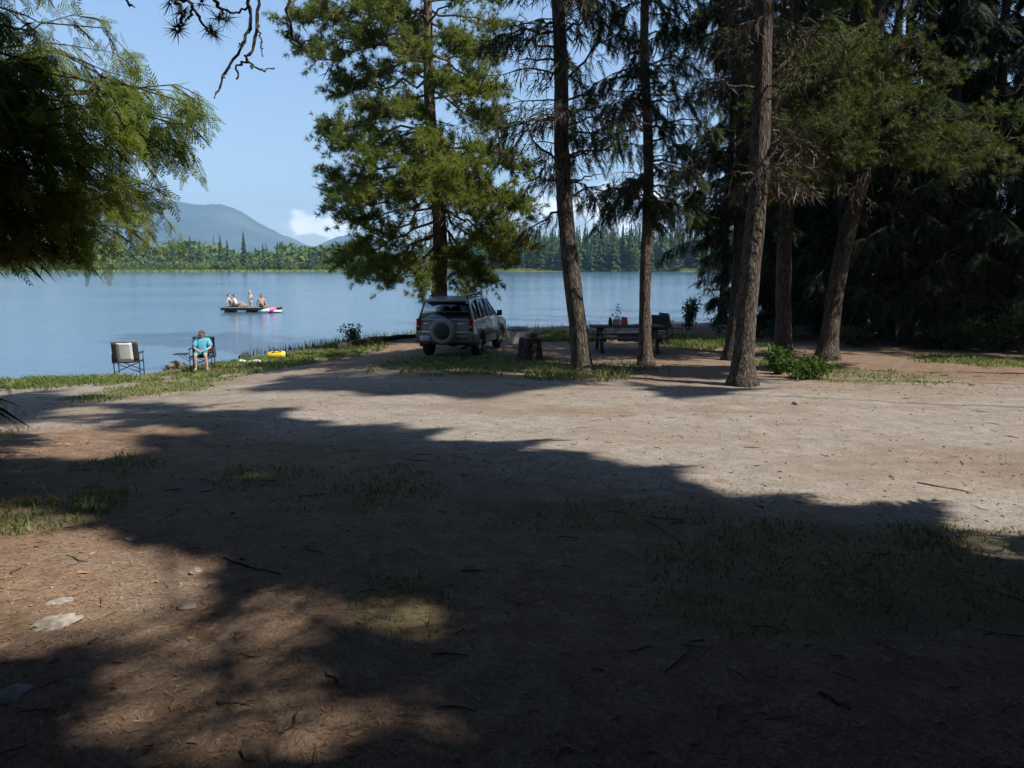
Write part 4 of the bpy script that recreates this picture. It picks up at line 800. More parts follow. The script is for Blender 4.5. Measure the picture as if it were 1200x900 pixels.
# ------------------------------------------------------------------ bough hanging in at the top
top = at(262, -70, 4.6); r = thing('hanging_bough', top, 0, 'bare forked bough with a few needle tufts hanging into the top of the sky', 'bough'); b = MB(); cr = Crown()
for pl, r_ in (([(285, -70), (292, 0), (294, 25), (285, 55), (268, 78), (258, 100), (251, 114)], .011), ([(300, -70), (303, 0), (302, 30), (297, 55), (288, 72), (276, 78), (277, 95)], .010), ([(288, 68), (295, 78), (308, 83), (322, 78)], .006), ([(302, 30), (306, 50), (307, 66)], .005), ([(294, 30), (284, 50), (279, 56)], .005), ([(270, 80), (264, 86), (263, 92)], .004),
               ([(180, -70), (205, -5), (215, 15), (212, 30), (208, 40)], .012), ([(205, -5), (225, 5), (240, 30), (250, 40)], .010), ([(225, 5), (222, 18), (215, 28)], .007), ([(240, -70), (250, 0), (262, 12), (275, 16), (294, 8)], .010), ([(262, 12), (256, 22), (266, 24)], .006), ([(140, -40), (148, -2), (152, 8), (157, 7)], .007), ([(325, -70), (338, -5), (339, 30), (342, 45), (352, 50), (364, 48)], .009), ([(339, 30), (336, 42), (344, 54)], .005)):
    P = np.array([at(px, py, 4.6+.25*math.sin(px*.05+py*.03)) for px, py in pl])-top; t = np.linspace(0, 1, 22); k = np.linspace(0, 1, len(P)); Q = np.stack([np.interp(t, k, P[:, i]) for i in range(3)], 1)+rng.normal(size=(22, 3))*.006; b.tube(Q, np.linspace(r_*1.1, r_*.5, 22)*rng.uniform(.8, 1.25, 22), 6)
q = np.array([(4.2, -1.6, 5.9), (1.6, .9, 5.7), (-.3, 2.9, 4.9), tuple(at(300, -150, 4.6)), tuple(at(285, -70, 4.6))])-top; b.tube(q, [.045, .035, .026, .018, .012], 7)
for px in (180, 240, 300, 325, 140): b.tube(np.array([at(300, -150, 4.6), at((px+300)/2, -118, 4.62), at(px, -68, 4.6)])-top, [.016, .013, .010], 6)
b.build('bough', M['bark_dark'], r)
P = []; D_ = []
for (px, py, n, rad) in ((208, 34, 90, .07), (213, 14, 50, .05), (250, 38, 50, .045), (256, 22, 40, .045), (266, 22, 30, .04), (236, 4, 30, .04), (200, 2, 30, .05), (245, 32, 20, .03)):
    c = at(px, py, 4.6)-top; d = norm(rng.normal(size=(n, 3))); P.append(c+d*rad*.15); D_.append(d)
P = np.concatenate(P); D_ = np.concatenate(D_); nb = MB(); A = norm(np.cross(D_, rng.normal(size=D_.shape)))*.0035; L = rng.uniform(.05, .10, len(P))[:, None]
nb.soup(np.stack([P-A, P+A, P+D_*L], 1).reshape(-1, 3)); nb.build('needle_tufts', M['spruce_dark'], r)
# ------------------------------------------------------------------ the parked car
M['paint'] = mat('car_paint', lambda n, b: (n.put(b.inputs['Base Color'], n.mix(n.sstep(n.noise(1.4, 4, .6, n.add('ShaderNodeTexCoord').outputs['Object']), .4, .7), (0.30, 0.34, 0.38), (0.26, 0.295, 0.335))), n.put(b.inputs['Coat Weight'], 0.6), n.put(b.inputs['Coat Roughness'], .08)), (0.2, .23, .27), .35, .55)
M['cladding'] = simple('grey_cladding', (0.13, 0.135, 0.14), .55); M['black_plastic'] = simple('black_plastic', (0.018, 0.018, 0.02), .5); M['tyre'] = simple('tyre_rubber', (0.022, 0.021, 0.02), .85)
M['alloy'] = simple('alloy', (0.45, 0.45, 0.46), .35, .8); M['chrome'] = simple('chrome', (0.7, 0.7, 0.72), .15, 1.0, .05); M['red_lens'] = simple('red_lens', (0.28, 0.012, 0.012), .15, 0, .1); M['amber_lens'] = simple('amber_lens', (0.5, .16, .02), .15, 0, .1); M['plate'] = simple('plate_white', (0.6, .6, .58), .5)
M['seat_cloth'] = simple('seat_cloth', (0.045, 0.045, 0.05), .9); M['lens'] = simple('clear_lens', (.6, .62, .64), .1)
def glassm(name, tint, dark):
    m = bpy.data.materials.new(name); m.use_nodes = True; n = NT(m.node_tree); n.n.clear()
    t = n.add('ShaderNodeBsdfTransparent', None, Color=tint); g = n.add('ShaderNodeBsdfGlossy', None, Color=(.9, .95, 1), Roughness=.03)
    f = n.math('ADD', .05, n.math('MULTIPLY', n.add('ShaderNodeLayerWeight', None, Blend=.35).outputs['Fresnel'], .3)); mx = n.add('ShaderNodeMixShader', None, Fac=f, _1=t, _2=g)
    n.l.new(mx.outputs[0], n.add('ShaderNodeOutputMaterial').inputs[0]); return m
M['glass'] = glassm('window_glass', (.55, .6, .62), 0); M['dark_glass'] = glassm('tinted_glass', (.012, .014, .017), 0)
lr = gp(503, 419); rr_ = gp(567, 418); cpos = np.array([-1.48, 24.9]); yaw = -R(12.5)
cz = hz(-1.72, 23.8)
car = thing('parked_car', (cpos[0], cpos[1], cz-.01), yaw, 'silver blue wagon with a covered spare wheel on its tailgate, parked in tree shade', 'car')
hw = lambda z: np.interp(z, [.3, .6, .85, 1.08, 1.70], [.84, .875, .875, .835, .655])
def arch(cy, r_, a0=180, a1=0, n=9): return [(cy+r_*math.cos(R(a)), .36+r_*math.sin(R(a))) for a in np.linspace(a0, a1, n)]
prof = [(-2.02, .50), (-2.05, .72), (-2.04, .98), (-2.00, 1.10), (-.2, 1.12), (.98, 1.09), (1.55, 1.00), (1.98, .88), (2.06, .74), (2.06, .42)] + [(1.70, .34)] + arch(1.27, .40, 0, 180) + [(.83, .34), (-.78, .34)] + arch(-1.22, .40, 0, 180) + [(-1.66, .42)]
b = MB(); n = len(prof); V = [(s*hw(z), y, z) for s in (-1, 1) for (y, z) in prof]
bm = bmesh.new(); vs = [bm.verts.new(v) for v in V]
bm.faces.new(vs[:n]); bm.faces.new(vs[n:][::-1])
for i in range(n): j = (i+1) % n; bm.faces.new([vs[i], vs[i+n], vs[j+n], vs[j]])
bmesh.ops.recalc_face_normals(bm, faces=bm.faces); bmesh.ops.triangulate(bm, faces=[f for f in bm.faces if len(f.verts) > 4]); me = bpy.data.meshes.new('body'); bm.to_mesh(me); bm.free(); me.materials.append(M['paint'])
o = bpy.data.objects.new('body', me); C.objects.link(o); o.parent = car; bevel(o, .035, 3); body = o
def P_(s, y, z): return np.array([s*hw(z), y, z])
# belt and roof lines of the cabin
rf = dict(R=(-1.86, 1.66), F=(.18, 1.68)); bt = dict(R=(-1.99, 1.10), F=(.98, 1.09))
def lerp(a, b, t): return tuple(a[i]+(b[i]-a[i])*t for i in (0, 1))
b = MB()
ys = [(-1.88, 1.655), (-1.2, 1.70), (-.4, 1.715), (.18, 1.69)]
for (y0, z0), (y1, z1) in zip(ys[:-1], ys[1:]): b.hexa([(-.66, y0, z0-.05), (.66, y0, z0-.05), (.66, y1, z1-.05), (-.66, y1, z1-.05), (-.60, y0, z0+.02), (.60, y0, z0+.02), (.60, y1, z1+.02), (-.60, y1, z1+.02)])
bevel(b.build('roof', M['paint'], car), .015)
def pillar(s, yb, zb, yt, zt, w, t=.05):
    bb = MB(); A = P_(s, yb, zb); B = P_(s, yt, zt); inn = np.array([-s*t, 0, 0]); dw = np.array([0, w/2, 0]); q = [A-dw, A+dw, A+dw+inn, A-dw+inn, B-dw*.8, B+dw*.8, B+dw*.8+inn, B-dw*.8+inn]
    if s > 0: q = [q[0], q[3], q[2], q[1], q[4], q[7], q[6], q[5]]; q = [q[i] for i in (0, 3, 2, 1, 4, 7, 6, 5)]
    bb.hexa(q); o = bb.build('pillar', M['paint'], car); return bevel(o, .012)
PY = [(-1.90, -1.78, .16), (-1.02, -.98, .10), (-.12, -.10, .09), (.93, .18, .10)]
for s in (-1, 1):
    for (yb, yt, w) in PY: pillar(s, yb, 1.09, yt, 1.665, w)
    for k in range(3):
        (y0, t0, w0), (y1, t1, w1_) = PY[k], PY[k+1]; g = MB(); off = np.array([-s*.012, 0, 0]); zt = 1.64
        q = [P_(s, y0+w0*.3, 1.11)+off, P_(s, y1-w1_*.3, 1.11)+off, P_(s, t1-w1_*.2, zt)+off, P_(s, t0+w0*.2, zt)+off]; inn = np.array([-s*.006, 0, 0])
        g.hexa(q+[p+inn for p in q]); g.build('side_window', M['dark_glass'] if k == 0 else M['glass'], car)
g = MB(); q = [(-.74, -2.005, 1.13), (.74, -2.005, 1.13), (.60, -1.895, 1.62), (-.60, -1.895, 1.62)]; g.hexa([np.array(p) for p in q]+[np.array(p)+[0, .008, .002] for p in q]); g.build('rear_window', M['dark_glass'], car)
g = MB(); q = [(-.72, .99, 1.11), (.72, .99, 1.11), (.58, .20, 1.66), (-.58, .20, 1.66)]; g.hexa([np.array(p) for p in q]+[np.array(p)+[0, -.006, -.004] for p in q]); g.build('windscreen', M['glass'], car)
b = MB(); b.box((0, -1.90, 1.655), (1.24, .10, .06)); b.box((0, -2.0, 1.105), (1.58, .07, .055)); bevel(b.build('tailgate_frame', M['paint'], car), .012)
b = MB(); b.box((.0, -2.025, 1.44), (.02, .02, .02)); b.bar((.05, -2.028, 1.155), (.45, -1.985, 1.30), .018, m=0); b.build('rear_wiper', M['black_plastic'], car)
b = MB(); b.box((0, -.5, 1.123), (1.5, 2.7, .02)); b.build('cabin_floor', M['seat_cloth'], car)
for (x_, y_) in ((-.38, .1), (.38, .1), (-.38, -.85), (.38, -.85)):
    b = MB(); b.box((x_, y_, 1.22), (.46, .14, .26), rx=-.12); b.box((x_, y_-.04, 1.44), (.26, .10, .17), rx=-.1); bevel(b.build('car_seat', M['seat_cloth'], car), .04, 3)
for s in (-1, 1):                                          # tail lights, bumpers, mirrors, rails
    b = MB(); b.box((s*.775, -2.022, .97), (.135, .09, .34)); t = bevel(b.build('tail_light', M['red_lens'], car), .015)
    b = MB(); b.box((s*.775, -2.069, .905), (.105, .012, .07)); b.build('lamp_lens', M['amber_lens'], t)
    b = MB(); b.box((s*.935, .80, 1.17), (.16, .10, .17)); b.bar((s*.82, .80, 1.10), (s*.90, .80, 1.12), .05); bevel(b.build('wing_mirror', M['black_plastic'], car), .03, 3)
    b = MB(); pts = [(s*.56, -1.66, 1.71), (s*.57, -1.58, 1.775), (s*.57, -.6, 1.80), (s*.57, -.05, 1.785), (s*.56, .05, 1.72)]; b.tube(np.array(pts), .02, 8); b.bar((s*.57, -.75, 1.70), (s*.57, -.75, 1.79), .035, .05); b.build('roof_rail', M['black_plastic'], car, smooth=True)
    b = MB(); b.box((s*.885, .02, .66), (.035, 1.66, .13)); bevel(b.build('door_moulding', M['cladding'], car), .012)
    for y_ in (-.98, -.02):
        b = MB(); b.box((s*.876, y_-.22+.35, .99), (.03, .17, .035)); bevel(b.build('door_handle', M['cladding'], car), .01)
    for cy in (-1.22, 1.27):
        b = MB(); pts = np.array([(s*(hw(z)+.005), y_, z) for (y_, z) in arch(cy, .435, 188, -8, 15)]); b.tube(pts, .04, 6); b.build('wheel_arch', M['cladding'], car, smooth=True)
        w = thing('wheel', (0, 0, 0), 0, None, None); w.parent = car; w.location = (s*.74, cy, .345)
        b = MB(); b.lathe((0, 0, 0), [(.20, -.105), (.30, -.115), (.335, -.09), (.345, 0), (.335, .09), (.30, .115), (.20, .105)], 28, axis='x'); b.build('tyre', M['tyre'], w, smooth=True)
        b = MB(); b.lathe((s*.07, 0, 0), [(.001, .02), (.05, .025), (.06, 0), (.19, -.01), (.205, .025), (.21, -.02)], 24, axis='x', m=0)
        for a in range(5): an = a*2*math.pi/5; b.bar((s*.085, .04*math.cos(an), .04*math.sin(an)), (s*.085, .19*math.cos(an), .19*math.sin(an)), .05, .03)
        b.build('rim', M['alloy'], w)
        if cy > 0: continue
    b = MB(); b.ball((s*.64, 2.02, .80), (.16, .06, .10)); b.build('headlight', M['lens'], car, smooth=True)
    b = MB(); b.box((s*.85, -1.95, .58), (.05, .16, .24)); bevel(b.build('bumper_corner', M['cladding'], car), .02)
b = MB(); b.box((0, -2.06, .585), (1.68, .16, .22)); bevel(b.build('rear_bumper', M['cladding'], car), .035, 3)
b = MB(); b.box((0, -2.068, .76), (1.34, .02, .045)); bevel(b.build('tailgate_trim', M['chrome'], car), .008)
b = MB(); b.box((0, 2.07, .52), (1.68, .16, .24)); bevel(b.build('front_bumper', M['cladding'], car), .04, 3)
M['ring_grey'] = simple('ring_grey', (.27, .26, .23), .6)
sp = thing('spare_wheel', (0, 0, 0), 0, None, None); sp.parent = car; sp.location = (-.02, -2.15, .80)
b = MB(); b.lathe((0, 0, 0), [(.30, .10), (.355, .07), (.37, 0), (.36, -.07), (.32, -.105), (.25, -.10), (.22, -.085)], 32, axis='y'); b.build('tyre_ring', M['ring_grey'], sp, smooth=True)
M['cover'] = simple('spare_cover', (0.035, 0.037, 0.035), .6, var=.35, scale=6); b = MB(); b.lathe((0, -.098, 0), [(.252, .02), (.24, 0), (.12, -.012), (.001, -.014)], 32, axis='y'); b.build('wheel_cover', M['cover'], sp, smooth=True)
b = MB(); b.box((-.56, -2.145, .585), (.31, .012, .15)); bevel(b.build('number_plate', M['plate'], car), .004, 1)
for x_ in (.45, .62): b = MB(); b.box((x_, -2.145, .60), (.12, .012, .05)); b.build('reflector', M['red_lens'], car)
b = MB(); b.box((.46, -2.048, 1.0), (.20, .01, .03)); b.box((-.55, -2.048, 1.0), (.26, .01, .03)); b.build('badge', M['chrome'], car)
b = MB(); b.box((0, 0, .42), (1.2, 3.4, .12)); b.tube(np.array([(.5, -2.1, .30), (.5, -1.2, .32)]), .035, 8); b.build('underbody', M['black_plastic'], car)

# ------------------------------------------------------------------ beside the car: tub and stump
M['white_plastic'] = simple('white_plastic', (0.62, 0.66, 0.63), .45); M['grey_lid'] = simple('grey_green_lid', (0.22, 0.27, 0.27), .5); M['cut_wood'] = simple('cut_wood', (0.22, 0.12, 0.075), .85, 0, .4, 30); M['stump'] = M['bark_red']
p = gp(606, 404); p[2] += 0; t = thing('storage_tub', p, .25, 'white tub with an overhanging grey green lid standing between the car and the stump', 'tub')
b = MB(); b.hexa([(-.22, -.17, .02), (.22, -.17, .02), (.22, .17, .02), (-.22, .17, .02), (-.26, -.2, .50), (.26, -.2, .50), (.26, .2, .50), (-.26, .2, .50)]); bevel(b.build('tub', M['white_plastic'], t), .03, 3)
b = MB(); b.box((.02, 0, .545), (.66, .46, .08)); b.box((.02, 0, .60), (.56, .36, .03)); bevel(b.build('lid', M['grey_lid'], t), .02, 2); b = MB(); b.tube(np.array([(.27, -.1, .36), (.31, -.1, .34), (.31, .1, .34), (.27, .1, .36)]), .015, 6); b.build('handle', M['black_plastic'], t)
p = gp(622, 421); t = thing('tree_stump', p, .4, 'sawn tree stump with reddish bark beside the front of the car', 'stump')
b = MB(); an = np.linspace(0, 2*np.pi, 25)[:-1]; lay = []
for z, k in ((-.1, 1.35), (.05, 1.18), (.15, 1.05), (.35, .98), (.56, .96), (.60, .93)): lay.append(np.stack([.31*k*(1+.12*np.sin(an*5+z)+.06*np.sin(an*11))*np.cos(an), .31*k*(1+.12*np.sin(an*5)+.06*np.sin(an*11))*np.sin(an), z+0*an], 1))
V = np.concatenate(lay); i = np.arange(5)[:, None]*24; j = np.arange(24)[None]; k = (j+1) % 24; b.raw(V, np.stack([i+j, i+k, i+24+k, i+24+j], -1).reshape(-1, 4)); b.build('bark', M['bark_dark'], t, smooth=True)
b = MB(); b.raw(np.concatenate([lay[-1], [(0, 0, .585)]]), [(q, (q+1) % 24, 24) for q in range(24)]); b.build('cut_top', M['cut_wood'], t)
b = MB(); b.lathe((0, 0, 0), [(.001, 0), (.11, 0), (.125, .02), (.125, .11), (.115, .11), (.11, .03), (.001, .02)], 20); b.tube(np.array([(.12, 0, .09), (.2, 0, .10), (.27, .02, .10)]), .012, 6); M['pot'] = simple('dark_enamel', (.03, .04, .075), .4)
tag(b.build('cooking_pot', M['pot'], smooth=True, loc=(p[0]+.06, p[1], p[2]+.60)), 'small dark blue pot standing on the sawn stump', 'pot')

# ------------------------------------------------------------------ picnic table and what stands on it
M['old_wood'] = simple('weathered_wood', (0.075, 0.07, 0.07), .85, 0, .4, 22)
p = gp(734, 411); pt = thing('picnic_table', p, R(2), 'heavy dark wooden picnic table with benches, in shade between two spruce trunks', 'picnic table')
for i in range(5): b = MB(); b.box((rng.normal()*.01, -.32+i*.16, .77), (2.25, .145, .05)); bevel(b.build('table_plank', M['old_wood'], pt), .008, 1)
for sg in (-1, 1):
    for k in (0, 1): b = MB(); b.box((0, sg*(.64+k*.16), .46), (2.25, .145, .05)); bevel(b.build('bench_plank', M['old_wood'], pt), .008, 1)
for x_ in (-.85, .85):
    for sg in (-1, 1): b = MB(); b.bar((x_, sg*.62, -.02), (x_, sg*.22, .74), .09, .12); b.build('leg', M['old_wood'], pt)
    b = MB(); b.bar((x_+.07, -.78, .40), (x_+.07, .78, .40), .05, .12); b.build('bench_bearer', M['old_wood'], pt); b = MB(); b.bar((x_+.07, -.38, .71), (x_+.07, .38, .71), .05, .08); b.build('top_bearer', M['old_wood'], pt)
M['navy'] = simple('navy_cloth', (.02, .03, .07), .7); M['silver'] = simple('silver_foil', (.45, .48, .5), .3, .5); M['coral'] = simple('coral_cloth', (.55, .10, .12), .8); M['pinkish'] = simple('pale_pink_cloth', (.50, .30, .30), .85, 0, .3, 7); M['white_cloth'] = simple('white_cloth', (.68, .68, .67), .85, 0, .1)
tz = p[2]+.795
b = MB(); b.lathe((0, 0, 0), [(.001, 0), (.055, 0), (.06, .02), (.06, .17), (.035, .21), (.035, .25), (.001, .25)], 16); tag(b.build('water_bottle', M['navy'], smooth=True, loc=(p[0]-.53, p[1]-.1, tz)), 'dark blue bottle, leftmost of the things on the picnic table', 'bottle')
b = MB(); b.hexa([(-.14, -.1, 0), (.14, -.1, 0), (.14, .1, 0), (-.14, .1, 0), (-.11, -.07, .19), (.12, -.07, .22), (.12, .07, .22), (-.11, .07, .19)]); t = bevel(b.build('cool_bag', M['silver'], loc=(p[0]-.33, p[1]-.02, tz)), .03, 3); tag(t, 'silvery bag on the picnic table between the dark bottle and the red bag', 'bag')
b = MB(); b.tube(np.array([(-.06, 0, .2), (-.03, 0, .27), (.04, 0, .27), (.07, 0, .21)]), .01, 6); b.build('handle', M['navy'], t)
b = MB(); b.hexa([(-.10, -.08, 0), (.10, -.08, 0), (.10, .08, 0), (-.10, .08, 0), (-.10, -.04, .27), (.08, -.04, .25), (.08, .04, .25), (-.10, .04, .27)]); tag(bevel(b.build('red_bag', M['coral'], loc=(p[0]-.08, p[1]-.05, tz)), .025, 3), 'coral red bag standing on the picnic table', 'bag')
b = MB(); b.lathe((0, 0, 0), [(.001, 0), (.07, 0), (.10, .05), (.095, .05), (.06, .012), (.001, .012)], 18); tag(b.build('white_bowl', M['white_plastic'], smooth=True, loc=(p[0]+.28, p[1]-.1, tz)), 'small white bowl on the picnic table right of the red bag', 'bowl')
b = MB(); xx, yy = np.meshgrid(np.linspace(-.5, .5, 14), np.linspace(0, 1, 10)); zz = np.where(yy < .35, .018+.015*np.sin(xx*14), -.0-(yy-.35)*.42); yv = np.where(yy < .35, .16-yy*.7, -.105-.03*np.sin(xx*16)*(yy-.3)); V = np.stack([xx*.95, yv, zz], -1).reshape(-1, 3); i = np.arange(9)[:, None]*14; j = np.arange(13)[None]; b.raw(V, np.stack([i+j, i+j+1, i+15+j, i+14+j], -1).reshape(-1, 4))
t = b.build('beach_towel', M['pinkish'], smooth=True, loc=(p[0]+.28, p[1]+.74, p[2]+.50)); sm = t.modifiers.new('thickness', 'SOLIDIFY'); sm.thickness = .012; tag(t, 'pale pink towel hung over the far bench of the picnic table', 'towel')

# ------------------------------------------------------------------ folding chairs
M['tube'] = simple('black_tube', (.02, .02, .022), .4, .4); M['grey_cloth'] = simple('pale_grey_cloth', (.68, .68, .69), .85, 0, .08, 30); M['dark_cloth'] = simple('charcoal_cloth', (.045, .042, .045), .85)
def camp_chair(loc, rz, label, centre, group='camp chairs by the lake', table=False, pocket=True, w=.62):
    """local -y is the way a sitter faces"""
    r = thing('camp_chair', loc, rz, label, 'camp chair', group); h = w/2
    for s in (-1, 1):
        for (a, e) in (((s*h, -.25, 0), (s*h, -.25, .66)), ((s*h, .22, 0), (s*h, .24, .66))): b = MB(); b.tube(np.array([a, e]), .014, 8); b.build('leg', M['tube'], r)
        b = MB(); b.tube(np.array([(s*h, .22, .44), (s*h, .30, .75), (s*h, .34, .98)]), .014, 8); b.build('back_post', M['tube'], r)
        b = MB(); b.box((s*h, -.02, .675), (.065, .52, .03)); bevel(b.build('armrest', M['black_plastic'], r), .012)
        b = MB(); b.tube(np.array([(s*h, -.25, .04), (s*h, .22, .04)]), .011, 6); b.build('foot_rail', M['tube'], r)
    for y_ in (-.24, .21):
        for s in (-1, 1): b = MB(); b.tube(np.array([(-s*h, y_+s*.012, .14), (s*h, y_+s*.012, .42)]), .011, 6); b.build('cross_brace', M['tube'], r)
    b = MB(); xx, yy = np.meshgrid(np.linspace(-h, h, 9), np.linspace(-.26, .25, 7)); zz = .455-.035*(1-(xx/h)**2); V = np.stack([xx, yy, zz], -1).reshape(-1, 3); i = np.arange(6)[:, None]*9; j = np.arange(8)[None]; b.raw(V, np.stack([i+j, i+j+1, i+10+j, i+9+j], -1).reshape(-1, 4)); o = b.build('seat', M['dark_cloth'], r, smooth=True); o.modifiers.new('t', 'SOLIDIFY').thickness = .02
    def back(x0, x1, m, nm, k0=0.47, k1=1.0):
        b = MB(); xx, tt = np.meshgrid(np.linspace(x0, x1, 6), np.linspace(0, 1, 8)); zz = k0+(k1-k0)*tt; yy = .24+.12*(zz-.45)/.5+.035*(1-(xx/h)**2)
        zz = zz-.03*(1-(xx/h)**2)*(tt > .9); V = np.stack([xx, yy, zz], -1).reshape(-1, 3); i = np.arange(7)[:, None]*6; j = np.arange(5)[None]; b.raw(V, np.stack([i+j, i+j+1, i+7+j, i+6+j], -1).reshape(-1, 4)); o = b.build(nm, m, r, smooth=True); o.modifiers.new('t', 'SOLIDIFY').thickness = .018
    back(-h*.60, h*.60, M[centre], 'back_panel'); back(-h*1.0, -h*.62, M['dark_cloth'], 'back_side'); back(h*.62, h*1.0, M['dark_cloth'], 'back_side')
    b = MB(); b.box((0, .365, .965), (w*.98, .025, .07)); bevel(b.build('top_band', M['dark_cloth'], r), .01)
    if pocket: b = MB(); b.box((h+.04, .02, .52), (.06, .30, .26)); bevel(b.build('side_pocket', M['dark_cloth'], r), .025, 2)
    if table:
        t = MB(); t.box((-h-.27, -.05, .52), (.42, .42, .022)); t = bevel(t.build('side_table', M['tube'], r), .008)
        b = MB(); b.tube(np.array([(-h, -.22, .30), (-h-.30, -.22, .505)]), .01, 6); b.tube(np.array([(-h, .12, .30), (-h-.30, .12, .505)]), .01, 6); b.build('table_brace', M['tube'], t)
    return r
p = gp(152, 441); camp_chair(p, R(180+12), 'empty folding camp chair with pale grey back panel, facing the lake', 'grey_cloth', pocket=True, w=.66)
pp = gp(238, 434); SR = R(10); camp_chair(pp, SR, 'folding camp chair with a side table, occupied by the person in the blue top', 'dark_cloth', table=True).scale = (.93,)*3
p2 = gp(776, 402); camp_chair(p2, R(150), 'dark folding chair right of the picnic table, the one closer to the table', 'dark_cloth', 'dark folding chairs near the picnic table', w=.56)
p3 = gp(790, 400); p3[1] += .5; camp_chair(p3, R(115), 'dark folding chair right of the picnic table, the one nearer the leafy shrub', 'dark_cloth', 'dark folding chairs near the picnic table', w=.56)

# ------------------------------------------------------------------ people
def skinm(name, col): return simple(name, col, .55, 0, .08, 20)
M['skin'] = skinm('skin', (.46, .28, .20)); M['skin_pale'] = skinm('pale_skin', (.58, .40, .32)); M['skin_tan'] = skinm('tanned_skin', (.40, .22, .15))
def skinned(name, J, E, m, parent, root=None, sub=2):
    """one continuous surface grown round joints J {name: (xyz, radius)} along edges E"""
    ks = list(J); me = bpy.data.meshes.new(name); me.from_pydata([tuple(J[k][0]) for k in ks], [(ks.index(a), ks.index(c)) for a, c in E], []); o = bpy.data.objects.new(name, me); C.objects.link(o); o.parent = parent
    o.modifiers.new('skin', 'SKIN'); sv = me.skin_vertices[0].data if me.skin_vertices else None
    if sv is None: 
        bm = bmesh.new(); bm.from_mesh(me); bm.verts.layers.skin.verify(); bm.to_mesh(me); bm.free(); sv = me.skin_vertices[0].data
    for i, k in enumerate(ks):
        q = J[k][1]; sv[i].radius = (q, q) if not isinstance(q, tuple) else q; sv[i].use_root = (k == (root or ks[0]))
    s = o.modifiers.new('sub', 'SUBSURF'); s.levels = sub; s.render_levels = sub; me.materials.append(m); s_ = o.modifiers['skin']; s_.use_smooth_shade = True; return o
def person(loc, rz, label, J, skin, clothes=(), hair=None, fingers=False, extra=None):
    r = thing('person', loc, rz, label, 'person'); E = []
    chain = lambda *a: [E.append((a[i], a[i+1])) for i in range(len(a)-1)]
    chain('pelvis', 'belly', 'chest', 'neck', 'headlow', 'head', 'crown')
    for s in 'lr': chain('chest', 'sh'+s, 'el'+s, 'wr'+s, 'ha'+s); chain('pelvis', 'hi'+s, 'kn'+s, 'an'+s, 'to'+s)
    J = dict(J); D = dict(pelvis=.115, belly=.11, chest=.12, neck=.05, headlow=.072, head=.088, crown=.06, sh=.058, el=.042, wr=.028, ha=.032, hi=.085, kn=.058, an=.036, to=.034)
    J = {k: (v, D.get(k, D.get(k[:2]))) for k, v in J.items()}
    if fingers:
        for s in 'lr':
            w = np.array(J['wr'+s][0]); h = np.array(J['ha'+s][0]); d = norm(h-w); sd = norm(np.cross(d, (0, 0, 1))); up = np.cross(sd, d)
            for q in range(4):
                a = h+d*.02+sd*(.03-.02*q); J['f%d%s' % (q, s)] = (a+d*.03*(1-.1*abs(q-1.3)), .009); J['g%d%s' % (q, s)] = (a+d*.065*(1-.1*abs(q-1.3))-up*.02, .007); E += [('ha'+s, 'f%d%s' % (q, s)), ('f%d%s' % (q, s), 'g%d%s' % (q, s))]
            J['t'+s] = (w+d*.04+sd*.045*(1 if s == 'l' else -1), .011); J['u'+s] = (w+d*.075+sd*.055*(1 if s == 'l' else -1), .008); E += [('wr'+s, 't'+s), ('t'+s, 'u'+s)]
    body = skinned('body', J, E, skin, r, 'pelvis')
    h0 = np.array(J['head'][0]); f = np.array(J['face'][0]) if 'face' in J else None
    for (nm, ks, ed, grow, m) in clothes: skinned(nm, {k: (J[k][0] if not isinstance(k, tuple) else 0, J[k][1]+grow) for k in ks}, ed, m, r, ks[0], 2)
    if hair is not None:
        fwd, hm, ln = hair; fwd = norm(np.array(fwd)); b = MB(); c = h0-fwd*.045+np.array([0, 0, .045]); b.ball(c, (.098, .10, .085), 0, 10, .25, 3)
        if ln: b.ball(c-np.array([0, 0, .08])-fwd*.03, (.085, .07, .10), 0, 10, .3, 5)
        b.build('hair', hm, r, smooth=True)
        sd = norm(np.cross(fwd, (0, 0, 1))); b = MB()
        b.ball(h0+fwd*.092-np.array([0, 0, .012]), (.014, .018, .02), 0, 6)
        for s in (-1, 1): b.ball(h0+sd*s*.092-np.array([0, 0, .005]), (.016, .022, .03), 0, 6)
        b.build('face_features', skin, r, smooth=True)
        b = MB()
        for s in (-1, 1): b.ball(h0+fwd*.082+sd*s*.034+np.array([0, 0, .012]), (.012, .012, .009), 0, 6)
        b.build('eyes', M['black_plastic'], r); b = MB(); b.ball(h0+fwd*.082-np.array([0, 0, .05]), (.026, .014, .008), 0, 6); b.build('mouth', M['coral'], r)
    return r, J
M['hair_brown'] = simple('brown_hair', (.10, .06, .04), .8); M['hair_blond'] = simple('fair_hair', (.50, .36, .17), .8); M['hair_red'] = simple('auburn_hair', (.22, .07, .035), .8); M['turq'] = simple('turquoise_cloth', (.09, .36, .49), .8, 0, .1); M['teal'] = simple('teal_cloth', (.03, .20, .22), .8)
M['trainer'] = simple('grey_shoe', (.10, .10, .12), .7); M['swim_pink'] = simple('swim_pink', (.62, .10, .20), .7); M['swim_dark'] = simple('swim_dark', (.03, .03, .05), .7)
